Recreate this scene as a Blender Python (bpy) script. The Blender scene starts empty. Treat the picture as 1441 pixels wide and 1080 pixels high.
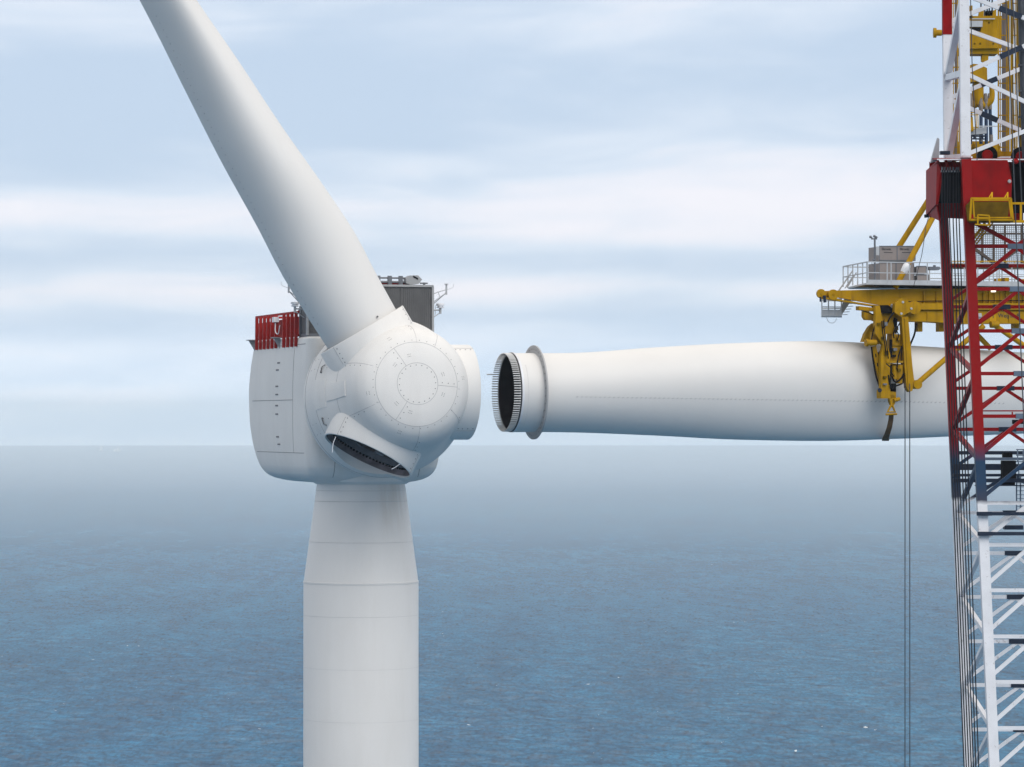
import bpy, bmesh, math, random
from mathutils import Vector, Matrix
random.seed(7)
R = math.radians
SC = bpy.context.scene
COL = SC.collection
V = Vector

# ------------------------------------------------------------------ camera
F, CX, EY, H = 5000.0, 720.5, 595.0, 127.0          # focal length in photo pixels, centre column, eye-level row, camera height
cam = bpy.data.cameras.new('camera')
cam.sensor_width = 36.0
cam.lens = 36.0 * F / 1441.0
cam.shift_y = (EY - 540.0) / 1441.0
cam.clip_start = 1.0
cam.clip_end = 120000.0
cam_o = bpy.data.objects.new('camera', cam)
cam_o.location = (0, 0, H)
cam_o.rotation_euler = (R(90), 0, 0)
COL.objects.link(cam_o)
SC.camera = cam_o

# ------------------------------------------------------------------ view, sun
SC.view_settings.view_transform = 'Standard'
SC.view_settings.look = 'None'
SC.view_settings.exposure = 0.34
SC.cycles.volume_bounces = 3
SC.view_settings.gamma = 1.0
SUN_DIR = V((0.40, -0.62, 0.68)).normalized()          # from the scene towards the sun
sun = bpy.data.lights.new('sun', 'SUN')
sun.energy = 1.4
sun.angle = R(40)
sun.color = (1.0, 0.965, 0.925)
sun_o = bpy.data.objects.new('sun', sun)
sun_o.rotation_euler = (-SUN_DIR).to_track_quat('-Z', 'Y').to_euler()
sun_o.location = (60, 100, 300)
COL.objects.link(sun_o)

# ------------------------------------------------------------------ node helpers
def nn(nt, kind, **kw):
    n = nt.nodes.new(kind)
    for k, v in kw.items():
        if k.startswith('i_'):
            key = k[2:]
            n.inputs[int(key) if key.isdigit() else key.replace('_', ' ')].default_value = v
        else:
            setattr(n, k, v)
    return n

def ramp(nt, stops, interp='LINEAR'):
    n = nt.nodes.new('ShaderNodeValToRGB')
    cr = n.color_ramp
    cr.interpolation = interp
    while len(cr.elements) > 1:
        cr.elements.remove(cr.elements[0])
    cr.elements[0].position = stops[0][0]
    cr.elements[0].color = (*stops[0][1], 1)
    for p, c in stops[1:]:
        el = cr.elements.new(p)
        el.color = (*c, 1)
    return n

# ------------------------------------------------------------------ world
world = bpy.data.worlds.new('World')
SC.world = world
world.use_nodes = True
nt = world.node_tree
nt.nodes.clear()
L_ = nt.links.new
tc = nn(nt, 'ShaderNodeTexCoord')
sep = nn(nt, 'ShaderNodeSeparateXYZ')
L_(tc.outputs['Generated'], sep.inputs[0])
zc = nn(nt, 'ShaderNodeMath', operation='MAXIMUM', i_1=0.0)
zo = nn(nt, 'ShaderNodeMath', operation='ADD', i_1=0.0066)
L_(sep.outputs['Z'], zo.inputs[0])
L_(zo.outputs[0], zc.inputs[0])
com = nn(nt, 'ShaderNodeCombineXYZ')
L_(sep.outputs['X'], com.inputs[0]); L_(sep.outputs['Y'], com.inputs[1]); L_(zc.outputs[0], com.inputs[2])
sky = nn(nt, 'ShaderNodeTexSky', sky_type='NISHITA')
sky.sun_disc = False
sky.sun_elevation = math.asin(SUN_DIR.z)
sky.sun_rotation = math.atan2(SUN_DIR.x, SUN_DIR.y)
sky.altitude = 100
sky.air_density = 1.0
sky.dust_density = 0.6
sky.ozone_density = 2.0
L_(com.outputs[0], sky.inputs['Vector'])
# layered stratus: a broad veil and finer streaks, both stretched along the horizon
def band(sx, sz, detail, loc, dist):
    mp = nn(nt, 'ShaderNodeMapping')
    mp.inputs['Scale'].default_value = (sx, sx, sz)
    mp.inputs['Location'].default_value = loc
    L_(com.outputs[0], mp.inputs['Vector'])
    no = nn(nt, 'ShaderNodeTexNoise')
    no.inputs['Scale'].default_value = 1.0
    no.inputs['Detail'].default_value = detail
    no.inputs['Roughness'].default_value = 0.5
    no.inputs['Distortion'].default_value = dist
    L_(mp.outputs[0], no.inputs['Vector'])
    return no
b1 = band(5.0, 34.0, 3.0, (3.1, 0.4, 0.35), 0.3)
b2 = band(17.0, 80.0, 5.0, (0.7, 5.0, 2.2), 0.5)
mx = nn(nt, 'ShaderNodeMix', data_type='FLOAT'); mx.inputs[0].default_value = 0.36
L_(b1.outputs['Fac'], mx.inputs[2]); L_(b2.outputs['Fac'], mx.inputs[3])
# photo-like layering by elevation: more open blue higher, white bank in the middle
elev = nn(nt, 'ShaderNodeMapRange'); elev.inputs['From Min'].default_value = 0.0; elev.inputs['From Max'].default_value = 0.14
L_(zc.outputs[0], elev.inputs['Value'])
eb = ramp(nt, [(v[0], (v[1],)*3) for v in ((0.04, .50), (.18, .46), (.26, .52), (.31, .64), (.355, .50), (.385, .46), (.43, .60), (.48, .66), (.53, .53), (.61, .43), (.75, .40), (.90, .54), (1, .50))])
L_(elev.outputs[0], eb.inputs[0])
ad = nn(nt, 'ShaderNodeMath', operation='ADD'); L_(mx.outputs[0], ad.inputs[0]); L_(eb.outputs[0], ad.inputs[1])
cm = nn(nt, 'ShaderNodeMapRange', interpolation_type='SMOOTHSTEP')
cm.inputs['From Min'].default_value = 0.84; cm.inputs['From Max'].default_value = 1.22
L_(ad.outputs[0], cm.inputs['Value'])
CL = 8.5
cc = ramp(nt, [(0.0, (.525, .64, .80)), (0.5, (.69, .77, .89)), (1.0, (.90, .885, .945))])
L_(cm.outputs[0], cc.inputs[0])
# the overcast veil overhead is thicker and neutral white
hi = nn(nt, 'ShaderNodeMapRange', interpolation_type='SMOOTHSTEP'); hi.inputs['From Min'].default_value = 0.25; hi.inputs['From Max'].default_value = 0.65
L_(zc.outputs[0], hi.inputs['Value'])
hm = nn(nt, 'ShaderNodeMix', data_type='RGBA'); hm.inputs[7].default_value = (1.02, .97, .92, 1)
L_(hi.outputs[0], hm.inputs[0]); L_(cc.outputs[0], hm.inputs[6])
hzr = nn(nt, 'ShaderNodeMapRange', interpolation_type='SMOOTHSTEP'); hzr.inputs['From Min'].default_value = 0.0; hzr.inputs['From Max'].default_value = 0.045
hzr.inputs['To Min'].default_value = CL * 1.46; hzr.inputs['To Max'].default_value = CL
L_(zc.outputs[0], hzr.inputs['Value'])
cs = nn(nt, 'ShaderNodeVectorMath', operation='SCALE'); L_(hzr.outputs[0], cs.inputs['Scale'])
L_(hm.outputs[2], cs.inputs[0])
mc = nn(nt, 'ShaderNodeMix', data_type='RGBA'); mc.inputs[0].default_value = 0.94
L_(sky.outputs[0], mc.inputs[6]); L_(cs.outputs[0], mc.inputs[7])
bg = nn(nt, 'ShaderNodeBackground'); bg.inputs['Strength'].default_value = 0.10
L_(mc.outputs[2], bg.inputs['Color'])
wo = nn(nt, 'ShaderNodeOutputWorld')
L_(bg.outputs[0], wo.inputs['Surface'])

# ------------------------------------------------------------------ materials
def mat_new(name):
    m = bpy.data.materials.new(name)
    m.use_nodes = True
    t = m.node_tree
    b = t.nodes['Principled BSDF']
    return m, t, b

def paint(name, col, rough=0.45, var=0.06, scale=0.6, dirt=None, dirt_amt=0.25, dirt_scale=0.8, metal=0.0, bump=0.0, spec=0.5):
    m, t, b = mat_new(name)
    b.inputs['Roughness'].default_value = rough
    b.inputs['Metallic'].default_value = metal
    b.inputs['Specular IOR Level'].default_value = spec
    g = nn(t, 'ShaderNodeNewGeometry')
    no = nn(t, 'ShaderNodeTexNoise'); no.inputs['Scale'].default_value = scale; no.inputs['Detail'].default_value = 5
    t.links.new(g.outputs['Position'], no.inputs['Vector'])
    lo = tuple(c * (1 - var) for c in col); hi = tuple(min(1, c * (1 + var)) for c in col)
    rp = ramp(t, [(0.3, lo), (0.7, hi)])
    t.links.new(no.outputs['Fac'], rp.inputs[0])
    out = rp.outputs[0]
    if dirt:
        mp = nn(t, 'ShaderNodeMapping'); mp.inputs['Scale'].default_value = (1.0, 1.0, 0.12)
        t.links.new(g.outputs['Position'], mp.inputs['Vector'])
        n2 = nn(t, 'ShaderNodeTexNoise'); n2.inputs['Scale'].default_value = dirt_scale; n2.inputs['Detail'].default_value = 6; n2.inputs['Roughness'].default_value = .65
        t.links.new(mp.outputs[0], n2.inputs['Vector'])
        r2 = ramp(t, [(0.5, (0, 0, 0)), (0.78, (dirt_amt,)*3)])
        t.links.new(n2.outputs['Fac'], r2.inputs[0])
        mm = nn(t, 'ShaderNodeMix', data_type='RGBA')
        t.links.new(r2.outputs[0], mm.inputs[0]); t.links.new(out, mm.inputs[6]); mm.inputs[7].default_value = (*dirt, 1)
        out = mm.outputs[2]
    t.links.new(out, b.inputs['Base Color'])
    return m

M = {}
M['hull'] = paint('turbine_white', (.71, .698, .675), .55, .03, .35, (.45, .42, .38), .16, .9)
M['blade'] = paint('blade_white', (.69, .678, .656), .52, .02, .25, (.55, .54, .52), .10, .5)
M['tower'] = paint('tower_white', (.67, .659, .64), .45, .02, .3, (.42, .38, .32), .12, .7)
def stain_tower():
    m = M['tower']; t = m.node_tree; b = t.nodes['Principled BSDF']
    src = b.inputs['Base Color'].links[0].from_socket
    g = nn(t, 'ShaderNodeNewGeometry'); sp = nn(t, 'ShaderNodeSeparateXYZ'); t.links.new(g.outputs['Position'], sp.inputs[0])
    def win(sock, a, b_, c, d):
        r_ = ramp(t, [(0.0, (0,)*3), (.3, (1,)*3), (.7, (1,)*3), (1.0, (0,)*3)]); q = nn(t, 'ShaderNodeMapRange'); q.inputs['From Min'].default_value = a; q.inputs['From Max'].default_value = d
        t.links.new(sock, q.inputs['Value']); t.links.new(q.outputs[0], r_.inputs[0]); return r_.outputs[0]
    wx = win(sp.outputs['X'], -7.75, 0, 0, -5.9)
    wz = nn(t, 'ShaderNodeMapRange', interpolation_type='SMOOTHSTEP'); wz.inputs['From Min'].default_value = 119.2; wz.inputs['From Max'].default_value = 123.4; t.links.new(sp.outputs['Z'], wz.inputs['Value'])
    mp = nn(t, 'ShaderNodeMapping'); mp.inputs['Scale'].default_value = (3.2, 3.2, .10); t.links.new(g.outputs['Position'], mp.inputs['Vector'])
    no = nn(t, 'ShaderNodeTexNoise'); no.inputs['Scale'].default_value = 1; no.inputs['Detail'].default_value = 5; t.links.new(mp.outputs[0], no.inputs['Vector'])
    nr = ramp(t, [(.35, (.12,)*3), (.65, (.42,)*3)]); t.links.new(no.outputs['Fac'], nr.inputs[0])
    m1 = nn(t, 'ShaderNodeMath', operation='MULTIPLY'); t.links.new(wx, m1.inputs[0]); t.links.new(wz.outputs[0], m1.inputs[1])
    m2 = nn(t, 'ShaderNodeMath', operation='MULTIPLY'); t.links.new(m1.outputs[0], m2.inputs[0]); t.links.new(nr.outputs[0], m2.inputs[1])
    mx_ = nn(t, 'ShaderNodeMix', data_type='RGBA'); t.links.new(m2.outputs[0], mx_.inputs[0]); t.links.new(src, mx_.inputs[6]); mx_.inputs[7].default_value = (.46, .37, .28, 1)
    t.links.new(mx_.outputs[2], b.inputs['Base Color'])
stain_tower()
M['seam'] = paint('seam_grey', (.16, .16, .17), .7, .1)
M['seam_faint'] = paint('seam_faint', (.56, .555, .545), .6, .05)
M['seam_pale'] = paint('seam_pale', (.34, .34, .35), .6, .1)
M['bolt'] = paint('bolt_dark', (.10, .10, .105), .6, .1)
M['inside'] = paint('socket_interior', (.19, .165, .175), .8, .3, 1.5, spec=.15)
M['black'] = paint('black_rubber', (.006, .006, .008), .8, .2, spec=.1)
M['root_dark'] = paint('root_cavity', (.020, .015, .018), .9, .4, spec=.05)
M['ring'] = paint('root_ring_dark', (.035, .034, .038), .6, .2)
M['stud'] = paint('stud_steel', (.55, .55, .54), .35, .1)
M['cooler'] = paint('cooler_grey', (.088, .09, .094), .55, .12, 2.0)
M['cooler_edge'] = paint('cooler_trim', (.30, .31, .32), .5, .05)
M['collar'] = paint('collar_grey', (.36, .36, .365), .5, .06)
M['pale'] = paint('galvanised_pale', (.42, .435, .45), .45, .1, 2.0)
M['steel'] = paint('dark_steel', (.13, .14, .16), .5, .15, 2.0)
M['red'] = paint('red_paint', (.26, .004, .005), .55, .18, 1.5, (.09, .010, .008), .35, 2.0, spec=.08)
M['redfence'] = paint('red_fence', (.33, .010, .008), .65, .15, 2.0, (.12, .03, .02), .4, 3.0, spec=.25)
M['yellow'] = paint('yellow_paint', (.39, .212, .001), .55, .14, 1.2, (.10, .052, .006), .7, 2.5, spec=.10)
M['yellow2'] = paint('yellow_rail', (.50, .275, .002), .6, .12, 2.0, (.2, .11, .01), .4, 3.0, spec=.10)
M['ybrown'] = paint('yellow_mesh_floor', (.13, .08, .004), .8, .25, 3.0, spec=.1)
M['white'] = paint('white_paint', (.72, .73, .76), .45, .05, 1.0, (.42, .40, .38), .35, 2.0)
M['navy'] = paint('navy_paint', (.012, .022, .045), .5, .2, 1.5, spec=.25)
M['bluegrey'] = paint('bluegrey_sleeve', (.10, .14, .20), .5, .12, 2.0)
M['rope'] = paint('rope_steel', (.030, .036, .048), .55, .2, 3.0)
M['rope_dark'] = paint('rope_greased', (.007, .009, .016), .6, .2, 3.0, spec=.2)
M['sling'] = paint('sling_blue', (.012, .035, .085), .75, .2, 3.0)
M['sleeve'] = paint('sling_sleeve', (.20, .17, .15), .85, .35, 9.0)
M['crate'] = paint('crate_taupe', (.235, .205, .195), .55, .06, 2.0, (.15, .13, .12), .3, 3.0)
M['lettering'] = paint('lettering_black', (.02, .02, .025), .6, .1)
M['strap'] = paint('strap_webbing', (.115, .055, .018), .8, .35, 3.5)
M['brownbar'] = paint('brown_frame', (.07, .05, .04), .6, .2)
M['mesh'] = paint('mesh_wire', (.20, .20, .21), .5, .1)
M['tab'] = paint('blade_tab', (.30, .30, .31), .6, .05)
M['shipwhite'] = paint('ship_white', (.85, .85, .85), .5, .02)
M['shiphull'] = paint('ship_hull', (.30, .33, .36), .5, .05)
m, t, b = mat_new('lamp_lit'); M['lamp'] = m
b.inputs['Emission Color'].default_value = (1, .9, .7, 1); b.inputs['Emission Strength'].default_value = 3.0

# boom paint in bands along its height: white jib, red, navy, white again
def boom_paint():
    m, t, b = mat_new('boom_banded_paint')
    b.inputs['Roughness'].default_value = .42
    g = nn(t, 'ShaderNodeNewGeometry')
    sp = nn(t, 'ShaderNodeSeparateXYZ'); t.links.new(g.outputs['Position'], sp.inputs[0])
    no = nn(t, 'ShaderNodeTexNoise'); no.inputs['Scale'].default_value = 3.0; no.inputs['Detail'].default_value = 4
    t.links.new(g.outputs['Position'], no.inputs['Vector'])
    ma = nn(t, 'ShaderNodeMath', operation='MULTIPLY_ADD', i_1=0.5, i_2=-0.25)
    t.links.new(no.outputs['Fac'], ma.inputs[0])
    mr = nn(t, 'ShaderNodeMapRange'); mr.inputs['From Min'].default_value = 100; mr.inputs['From Max'].default_value = 150
    ns = nn(t, 'ShaderNodeMath', operation='MULTIPLY', i_1=0.35); t.links.new(ma.outputs[0], ns.inputs[0])
    az = nn(t, 'ShaderNodeMath', operation='ADD'); t.links.new(sp.outputs['Z'], az.inputs[0]); t.links.new(ns.outputs[0], az.inputs[1])
    t.links.new(az.outputs[0], mr.inputs['Value'])
    b.inputs['Specular IOR Level'].default_value = .10
    W, N, Rd = (.74, .75, .78), (.020, .050, .10), (.26, .004, .005)
    def zz(z): return (z - 100) / 50
    rp = ramp(t, [(0, W), (zz(123.28), W), (zz(123.34), (.05, .055, .085)), (zz(124.2), N), (zz(125.2), N), (zz(126.2), Rd), (zz(139.30), Rd), (zz(139.33), W), (1, W)])
    t.links.new(mr.outputs[0], rp.inputs[0])
    n2 = nn(t, 'ShaderNodeTexNoise'); n2.inputs['Scale'].default_value = 1.2; n2.inputs['Detail'].default_value = 6
    t.links.new(g.outputs['Position'], n2.inputs['Vector'])
    r2 = ramp(t, [(0.35, (.93,)*3), (0.7, (1.03,)*3)])
    t.links.new(n2.outputs['Fac'], r2.inputs[0])
    mu = nn(t, 'ShaderNodeMix', data_type='RGBA', blend_type='MULTIPLY'); mu.inputs[0].default_value = 1
    t.links.new(rp.outputs[0], mu.inputs[6]); t.links.new(r2.outputs[0], mu.inputs[7])
    # chips and rust along the members
    n3 = nn(t, 'ShaderNodeTexNoise'); n3.inputs['Scale'].default_value = 4.5; n3.inputs['Detail'].default_value = 8; n3.inputs['Roughness'].default_value = .7
    t.links.new(g.outputs['Position'], n3.inputs['Vector'])
    r3 = ramp(t, [(0.60, (0,)*3), (0.70, (.55,)*3)]); t.links.new(n3.outputs['Fac'], r3.inputs[0])
    mr_ = nn(t, 'ShaderNodeMix', data_type='RGBA'); mr_.inputs[7].default_value = (.11, .055, .035, 1)
    t.links.new(r3.outputs[0], mr_.inputs[0]); t.links.new(mu.outputs[2], mr_.inputs[6])
    t.links.new(mr_.outputs[2], b.inputs['Base Color'])
    return m
M['boom'] = boom_paint()

def sea_material():
    m, t, b = mat_new('sea_water')
    t.nodes.remove(b)
    g = nn(t, 'ShaderNodeNewGeometry')
    df = nn(t, 'ShaderNodeBsdfDiffuse'); gl = nn(t, 'ShaderNodeBsdfGlossy'); gl.inputs['Roughness'].default_value = .10
    fz = nn(t, 'ShaderNodeFresnel'); fz.inputs['IOR'].default_value = 1.33
    # the flatter the view, the more only the sky-facing tops of the waves show
    fm = nn(t, 'ShaderNodeMath', operation='MULTIPLY'); t.links.new(fz.outputs[0], fm.inputs[0])
    dt_ = nn(t, 'ShaderNodeVectorMath', operation='DOT_PRODUCT'); t.links.new(g.outputs['Incoming'], dt_.inputs[0]); dt_.inputs[1].default_value = (0, 0, 1)
    gr_ = nn(t, 'ShaderNodeMapRange'); gr_.inputs['From Min'].default_value = 0.0; gr_.inputs['From Max'].default_value = 0.1; t.links.new(dt_.outputs['Value'], gr_.inputs['Value'])
    ga_ = ramp(t, [(0.0, (1.0,)*3), (0.065, (1.0,)*3), (0.12, (.80,)*3), (0.20, (.50,)*3), (0.36, (.27,)*3), (0.6, (.16,)*3), (1.0, (.11,)*3)]); t.links.new(gr_.outputs[0], ga_.inputs[0])
    t.links.new(ga_.outputs[0], fm.inputs[1])
    ms_ = nn(t, 'ShaderNodeMixShader'); t.links.new(fm.outputs[0], ms_.inputs[0]); t.links.new(df.outputs[0], ms_.inputs[1]); t.links.new(gl.outputs[0], ms_.inputs[2])
    t.links.new(ms_.outputs[0], t.nodes['Material Output'].inputs['Surface'])
    # swell, chop and ripples
    def wave(sx, sy, detail, rot, loc):
        mp = nn(t, 'ShaderNodeMapping'); mp.inputs['Scale'].default_value = (sx, sy, 1); mp.inputs['Rotation'].default_value = (0, 0, R(rot)); mp.inputs['Location'].default_value = loc
        t.links.new(g.outputs['Position'], mp.inputs['Vector'])
        no = nn(t, 'ShaderNodeTexNoise'); no.inputs['Scale'].default_value = 1; no.inputs['Detail'].default_value = detail; no.inputs['Roughness'].default_value = .58
        no.inputs['Distortion'].default_value = .2
        t.links.new(mp.outputs[0], no.inputs['Vector'])
        return no
    w1 = wave(.030, .050, 2, 12, (3, 1, 0))
    w2 = wave(.22, .30, 3, -9, (0, 4, 0))
    bp1 = nn(t, 'ShaderNodeBump'); bp1.inputs['Strength'].default_value = 1.0; bp1.inputs['Distance'].default_value = .5
    t.links.new(w1.outputs['Fac'], bp1.inputs['Height'])
    bp2 = nn(t, 'ShaderNodeBump'); bp2.inputs['Strength'].default_value = 1.0; bp2.inputs['Distance'].default_value = .5
    t.links.new(w2.outputs['Fac'], bp2.inputs['Height']); t.links.new(bp1.outputs[0], bp2.inputs['Normal'])
    for nd in (df, gl, fz): t.links.new(bp2.outputs[0], nd.inputs['Normal'])
    # broad patches of paler and deeper blue water, a few breaking crests
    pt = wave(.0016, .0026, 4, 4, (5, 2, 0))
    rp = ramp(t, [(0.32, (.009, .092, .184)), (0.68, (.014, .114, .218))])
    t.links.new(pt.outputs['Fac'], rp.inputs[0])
    # light and shade of the waves painted into the water colour as noise, at several sizes
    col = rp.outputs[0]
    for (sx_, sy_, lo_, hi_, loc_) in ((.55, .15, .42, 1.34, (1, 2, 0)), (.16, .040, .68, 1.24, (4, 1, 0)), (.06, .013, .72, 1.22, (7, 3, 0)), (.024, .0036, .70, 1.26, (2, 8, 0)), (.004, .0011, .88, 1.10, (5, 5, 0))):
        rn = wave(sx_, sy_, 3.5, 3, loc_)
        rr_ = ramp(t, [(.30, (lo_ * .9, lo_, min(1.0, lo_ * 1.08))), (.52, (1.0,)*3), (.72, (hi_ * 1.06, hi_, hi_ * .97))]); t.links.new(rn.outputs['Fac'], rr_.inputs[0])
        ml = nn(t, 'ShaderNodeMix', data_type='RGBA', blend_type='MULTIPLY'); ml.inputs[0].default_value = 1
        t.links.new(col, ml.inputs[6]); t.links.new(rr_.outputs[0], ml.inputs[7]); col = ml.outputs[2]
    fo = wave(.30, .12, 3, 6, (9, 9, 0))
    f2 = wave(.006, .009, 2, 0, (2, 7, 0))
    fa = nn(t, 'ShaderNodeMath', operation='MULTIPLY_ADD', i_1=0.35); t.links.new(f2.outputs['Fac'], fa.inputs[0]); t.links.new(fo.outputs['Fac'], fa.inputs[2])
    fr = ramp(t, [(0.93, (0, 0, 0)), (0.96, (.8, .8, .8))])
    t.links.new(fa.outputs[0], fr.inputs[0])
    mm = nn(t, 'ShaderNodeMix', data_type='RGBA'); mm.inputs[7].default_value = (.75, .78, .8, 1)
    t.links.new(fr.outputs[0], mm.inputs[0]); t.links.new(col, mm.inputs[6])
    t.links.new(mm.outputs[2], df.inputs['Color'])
    return m
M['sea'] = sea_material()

# ------------------------------------------------------------------ mesh helpers
def empty(name, loc, label, cat, group=None):
    o = bpy.data.objects.new(name, None)
    o.location = loc
    o.empty_display_size = 0.5
    COL.objects.link(o)
    o['label'] = label; o['category'] = cat
    if group: o['group'] = group
    return o

def tag(o, label, cat, group=None):
    o['label'] = label; o['category'] = cat
    if group: o['group'] = group
    return o

def frame_of(d):
    d = d.normalized()
    up = V((0, 0, 1)) if abs(d.z) < 0.95 else V((0, 1, 0))
    x = d.cross(up).normalized()
    y = x.cross(d).normalized()
    return x, y

class MB:
    def __init__(s):
        s.v = []; s.f = []; s.parts = []
    def add(s, vs, fs):
        k = len(s.v); s.v += [V(p) for p in vs]; s.f += [tuple(i + k for i in f) for f in fs]; s.parts.append((list(vs), list(fs))); return s
    def prism(s, poly, ext):
        """closed polygon (3-D points) swept along ext"""
        n = len(poly); ext = V(ext)
        a = [V(p) for p in poly]; b_ = [p + ext for p in a]
        fs = [tuple(range(n))[::-1], tuple(range(n, 2 * n))]
        fs += [(i, (i + 1) % n, n + (i + 1) % n, n + i) for i in range(n)]
        return s.add(a + b_, fs)
    def bar(s, p, q, w, h=None, xax=None):
        p, q = V(p), V(q); h = h or w
        d = (q - p).normalized()
        if xax is None: x, y = frame_of(d)
        else:
            x = V(xax); x = (x - d * x.dot(d)).normalized(); y = d.cross(x)
        x = x * w / 2; y = y * h / 2
        return s.prism([p - x - y, p + x - y, p + x + y, p - x + y], q - p)
    def box(s, c, sx, sy, sz, ax=V((1, 0, 0)), ay=V((0, 1, 0)), az=V((0, 0, 1))):
        c = V(c); x = ax * sx / 2; y = ay * sy / 2; z = az * sz / 2
        return s.prism([c - x - y - z, c + x - y - z, c + x + y - z, c - x + y - z], z * 2)
    def tube(s, pts, r, n=10, cap=True):
        pts = [V(p) for p in pts]
        rs = r if isinstance(r, (list, tuple)) else [r] * len(pts)
        d0 = pts[1] - pts[0]
        x, y = frame_of(d0)
        vs = []; fs = []
        for i, p in enumerate(pts):
            if 0 < i < len(pts) - 1: d = (pts[i + 1] - pts[i - 1]).normalized()
            elif i == 0: d = (pts[1] - pts[0]).normalized()
            else: d = (pts[-1] - pts[-2]).normalized()
            x = (x - d * x.dot(d)).normalized(); y = d.cross(x)
            for k in range(n):
                t = 2 * math.pi * k / n
                vs.append(p + x * (rs[i] * math.cos(t)) + y * (rs[i] * math.sin(t)))
        for i in range(len(pts) - 1):
            for k in range(n):
                fs.append((i * n + k, i * n + (k + 1) % n, (i + 1) * n + (k + 1) % n, (i + 1) * n + k))
        if cap:
            fs.append(tuple(range(n))[::-1]); fs.append(tuple((len(pts) - 1) * n + k for k in range(n)))
        return s.add(vs, fs)
    def rings(s, rows, closed=True, cap0=False, cap1=False):
        """rows of equally many points, joined"""
        n = len(rows[0]); vs = [p for r in rows for p in r]; fs = []
        for i in range(len(rows) - 1):
            for k in range(n if closed else n - 1):
                fs.append((i * n + k, i * n + (k + 1) % n, (i + 1) * n + (k + 1) % n, (i + 1) * n + k))
        if cap0: fs.append(tuple(range(n))[::-1])
        if cap1: fs.append(tuple((len(rows) - 1) * n + k for k in range(n)))
        return s.add(vs, fs)
    def lathe(s, prof, o, ax, n=64, cap0=False, cap1=False, ring=False):
        """prof: (distance along axis, radius)"""
        o = V(o); ax = V(ax).normalized(); x, y = frame_of(ax)
        rows = [[o + ax * h + x * (r * math.cos(2 * math.pi * k / n)) + y * (r * math.sin(2 * math.pi * k / n)) for k in range(n)] for h, r in prof]
        if ring: rows.append(rows[0])
        return s.rings(rows, True, cap0, cap1)
    def disc(s, c, ax, r, th, n=24):
        return s.lathe([(0, r), (th, r)], c, ax, n, True, True)
    def build_each(s, name, m, parent=None, per=1, **kw):
        """every added shape (or run of PER shapes) becomes an object of its own"""
        out = []
        for i in range(0, len(s.parts), per):
            q = MB()
            for vs, fs in s.parts[i:i + per]: q.add(vs, fs)
            out.append(q.build(name, m, parent, **kw))
        return out
    def build(s, name, m, parent=None, smooth=True, angle=35, kind=None):
        off = V((0, 0, 0)); p = parent
        while p is not None:
            off = off + p.location; p = p.parent
        me = bpy.data.meshes.new(name)
        me.from_pydata([tuple(v - off) for v in s.v], [], s.f)
        bm = bmesh.new(); bm.from_mesh(me)
        bmesh.ops.recalc_face_normals(bm, faces=bm.faces)
        if smooth:
            for f in bm.faces: f.smooth = True
            for e in bm.edges:
                if len(e.link_faces) == 2 and e.calc_face_angle(0) > R(angle): e.smooth = False
        bm.to_mesh(me); bm.free()
        me.materials.append(m)
        o = bpy.data.objects.new(name, me)
        COL.objects.link(o)
        if parent is not None: o.parent = parent
        if kind: o['kind'] = kind
        return o

def interp(tab, x):
    """piecewise smooth table lookup, each row (x, a, b, ...)"""
    n = len(tab)
    if x <= tab[0][0]: return list(tab[0][1:])
    if x >= tab[-1][0]: return list(tab[-1][1:])
    for i in range(n - 1):
        if tab[i][0] <= x <= tab[i + 1][0]:
            out = []
            h = tab[i + 1][0] - tab[i][0]; t = (x - tab[i][0]) / h
            for c in range(1, len(tab[0])):
                y0, y1 = tab[i][c], tab[i + 1][c]
                s1 = (y1 - y0) / h
                def slope(j):
                    if j == 0 or j == n - 1: return s1
                    a = (tab[j][c] - tab[j - 1][c]) / (tab[j][0] - tab[j - 1][0]); b_ = (tab[j + 1][c] - tab[j][c]) / (tab[j + 1][0] - tab[j][0])
                    return 0 if a * b_ <= 0 else 2 * a * b_ / (a + b_)
                m0, m1 = slope(i) * h, slope(i + 1) * h
                out.append((2*t**3 - 3*t**2 + 1) * y0 + (t**3 - 2*t**2 + t) * m0 + (-2*t**3 + 3*t**2) * y1 + (t**3 - t**2) * m1)
            return out

def P(px, py, Y):
    """a point at depth Y read off the photograph's grid"""
    return V(((px - CX) * Y / F, Y, H + (EY - py) * Y / F))

def curve_pts(ctrl, n=8):
    out = []
    c = [V(p) for p in ctrl]
    for i in range(len(c) - 1):
        p0 = c[i - 1] if i else c[0] * 2 - c[1]; p3 = c[i + 2] if i + 2 < len(c) else c[-1] * 2 - c[-2]
        for k in range(n):
            t = k / n
            out.append(.5 * ((2 * c[i]) + (c[i + 1] - p0) * t + (2 * p0 - 5 * c[i] + 4 * c[i + 1] - p3) * t * t + (-p0 + 3 * c[i] - 3 * c[i + 1] + p3) * t ** 3))
    out.append(c[-1])
    return out

def text_mesh(name, body, origin, ax, az, height, m, parent, bold=0.0):
    cu = bpy.data.curves.new(name, 'FONT')
    cu.body = body; cu.size = 1.0; cu.extrude = 0.004; cu.offset = bold
    o = bpy.data.objects.new(name, cu); COL.objects.link(o)
    dg = bpy.context.evaluated_depsgraph_get(); dg.update()
    me = bpy.data.meshes.new_from_object(o.evaluated_get(dg))
    bpy.data.objects.remove(o)
    sc = height / 0.70
    n = ax.cross(az)
    off = V((0, 0, 0)); p = parent
    while p is not None: off = off + p.location; p = p.parent
    for v in me.vertices:
        c = v.co.copy()
        v.co = origin + ax * (c.x * sc) + az * (c.y * sc) + n * c.z - off
    me.materials.clear(); me.materials.append(m)
    ob = bpy.data.objects.new(name, me); COL.objects.link(ob); ob.parent = parent
    return ob

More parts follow.
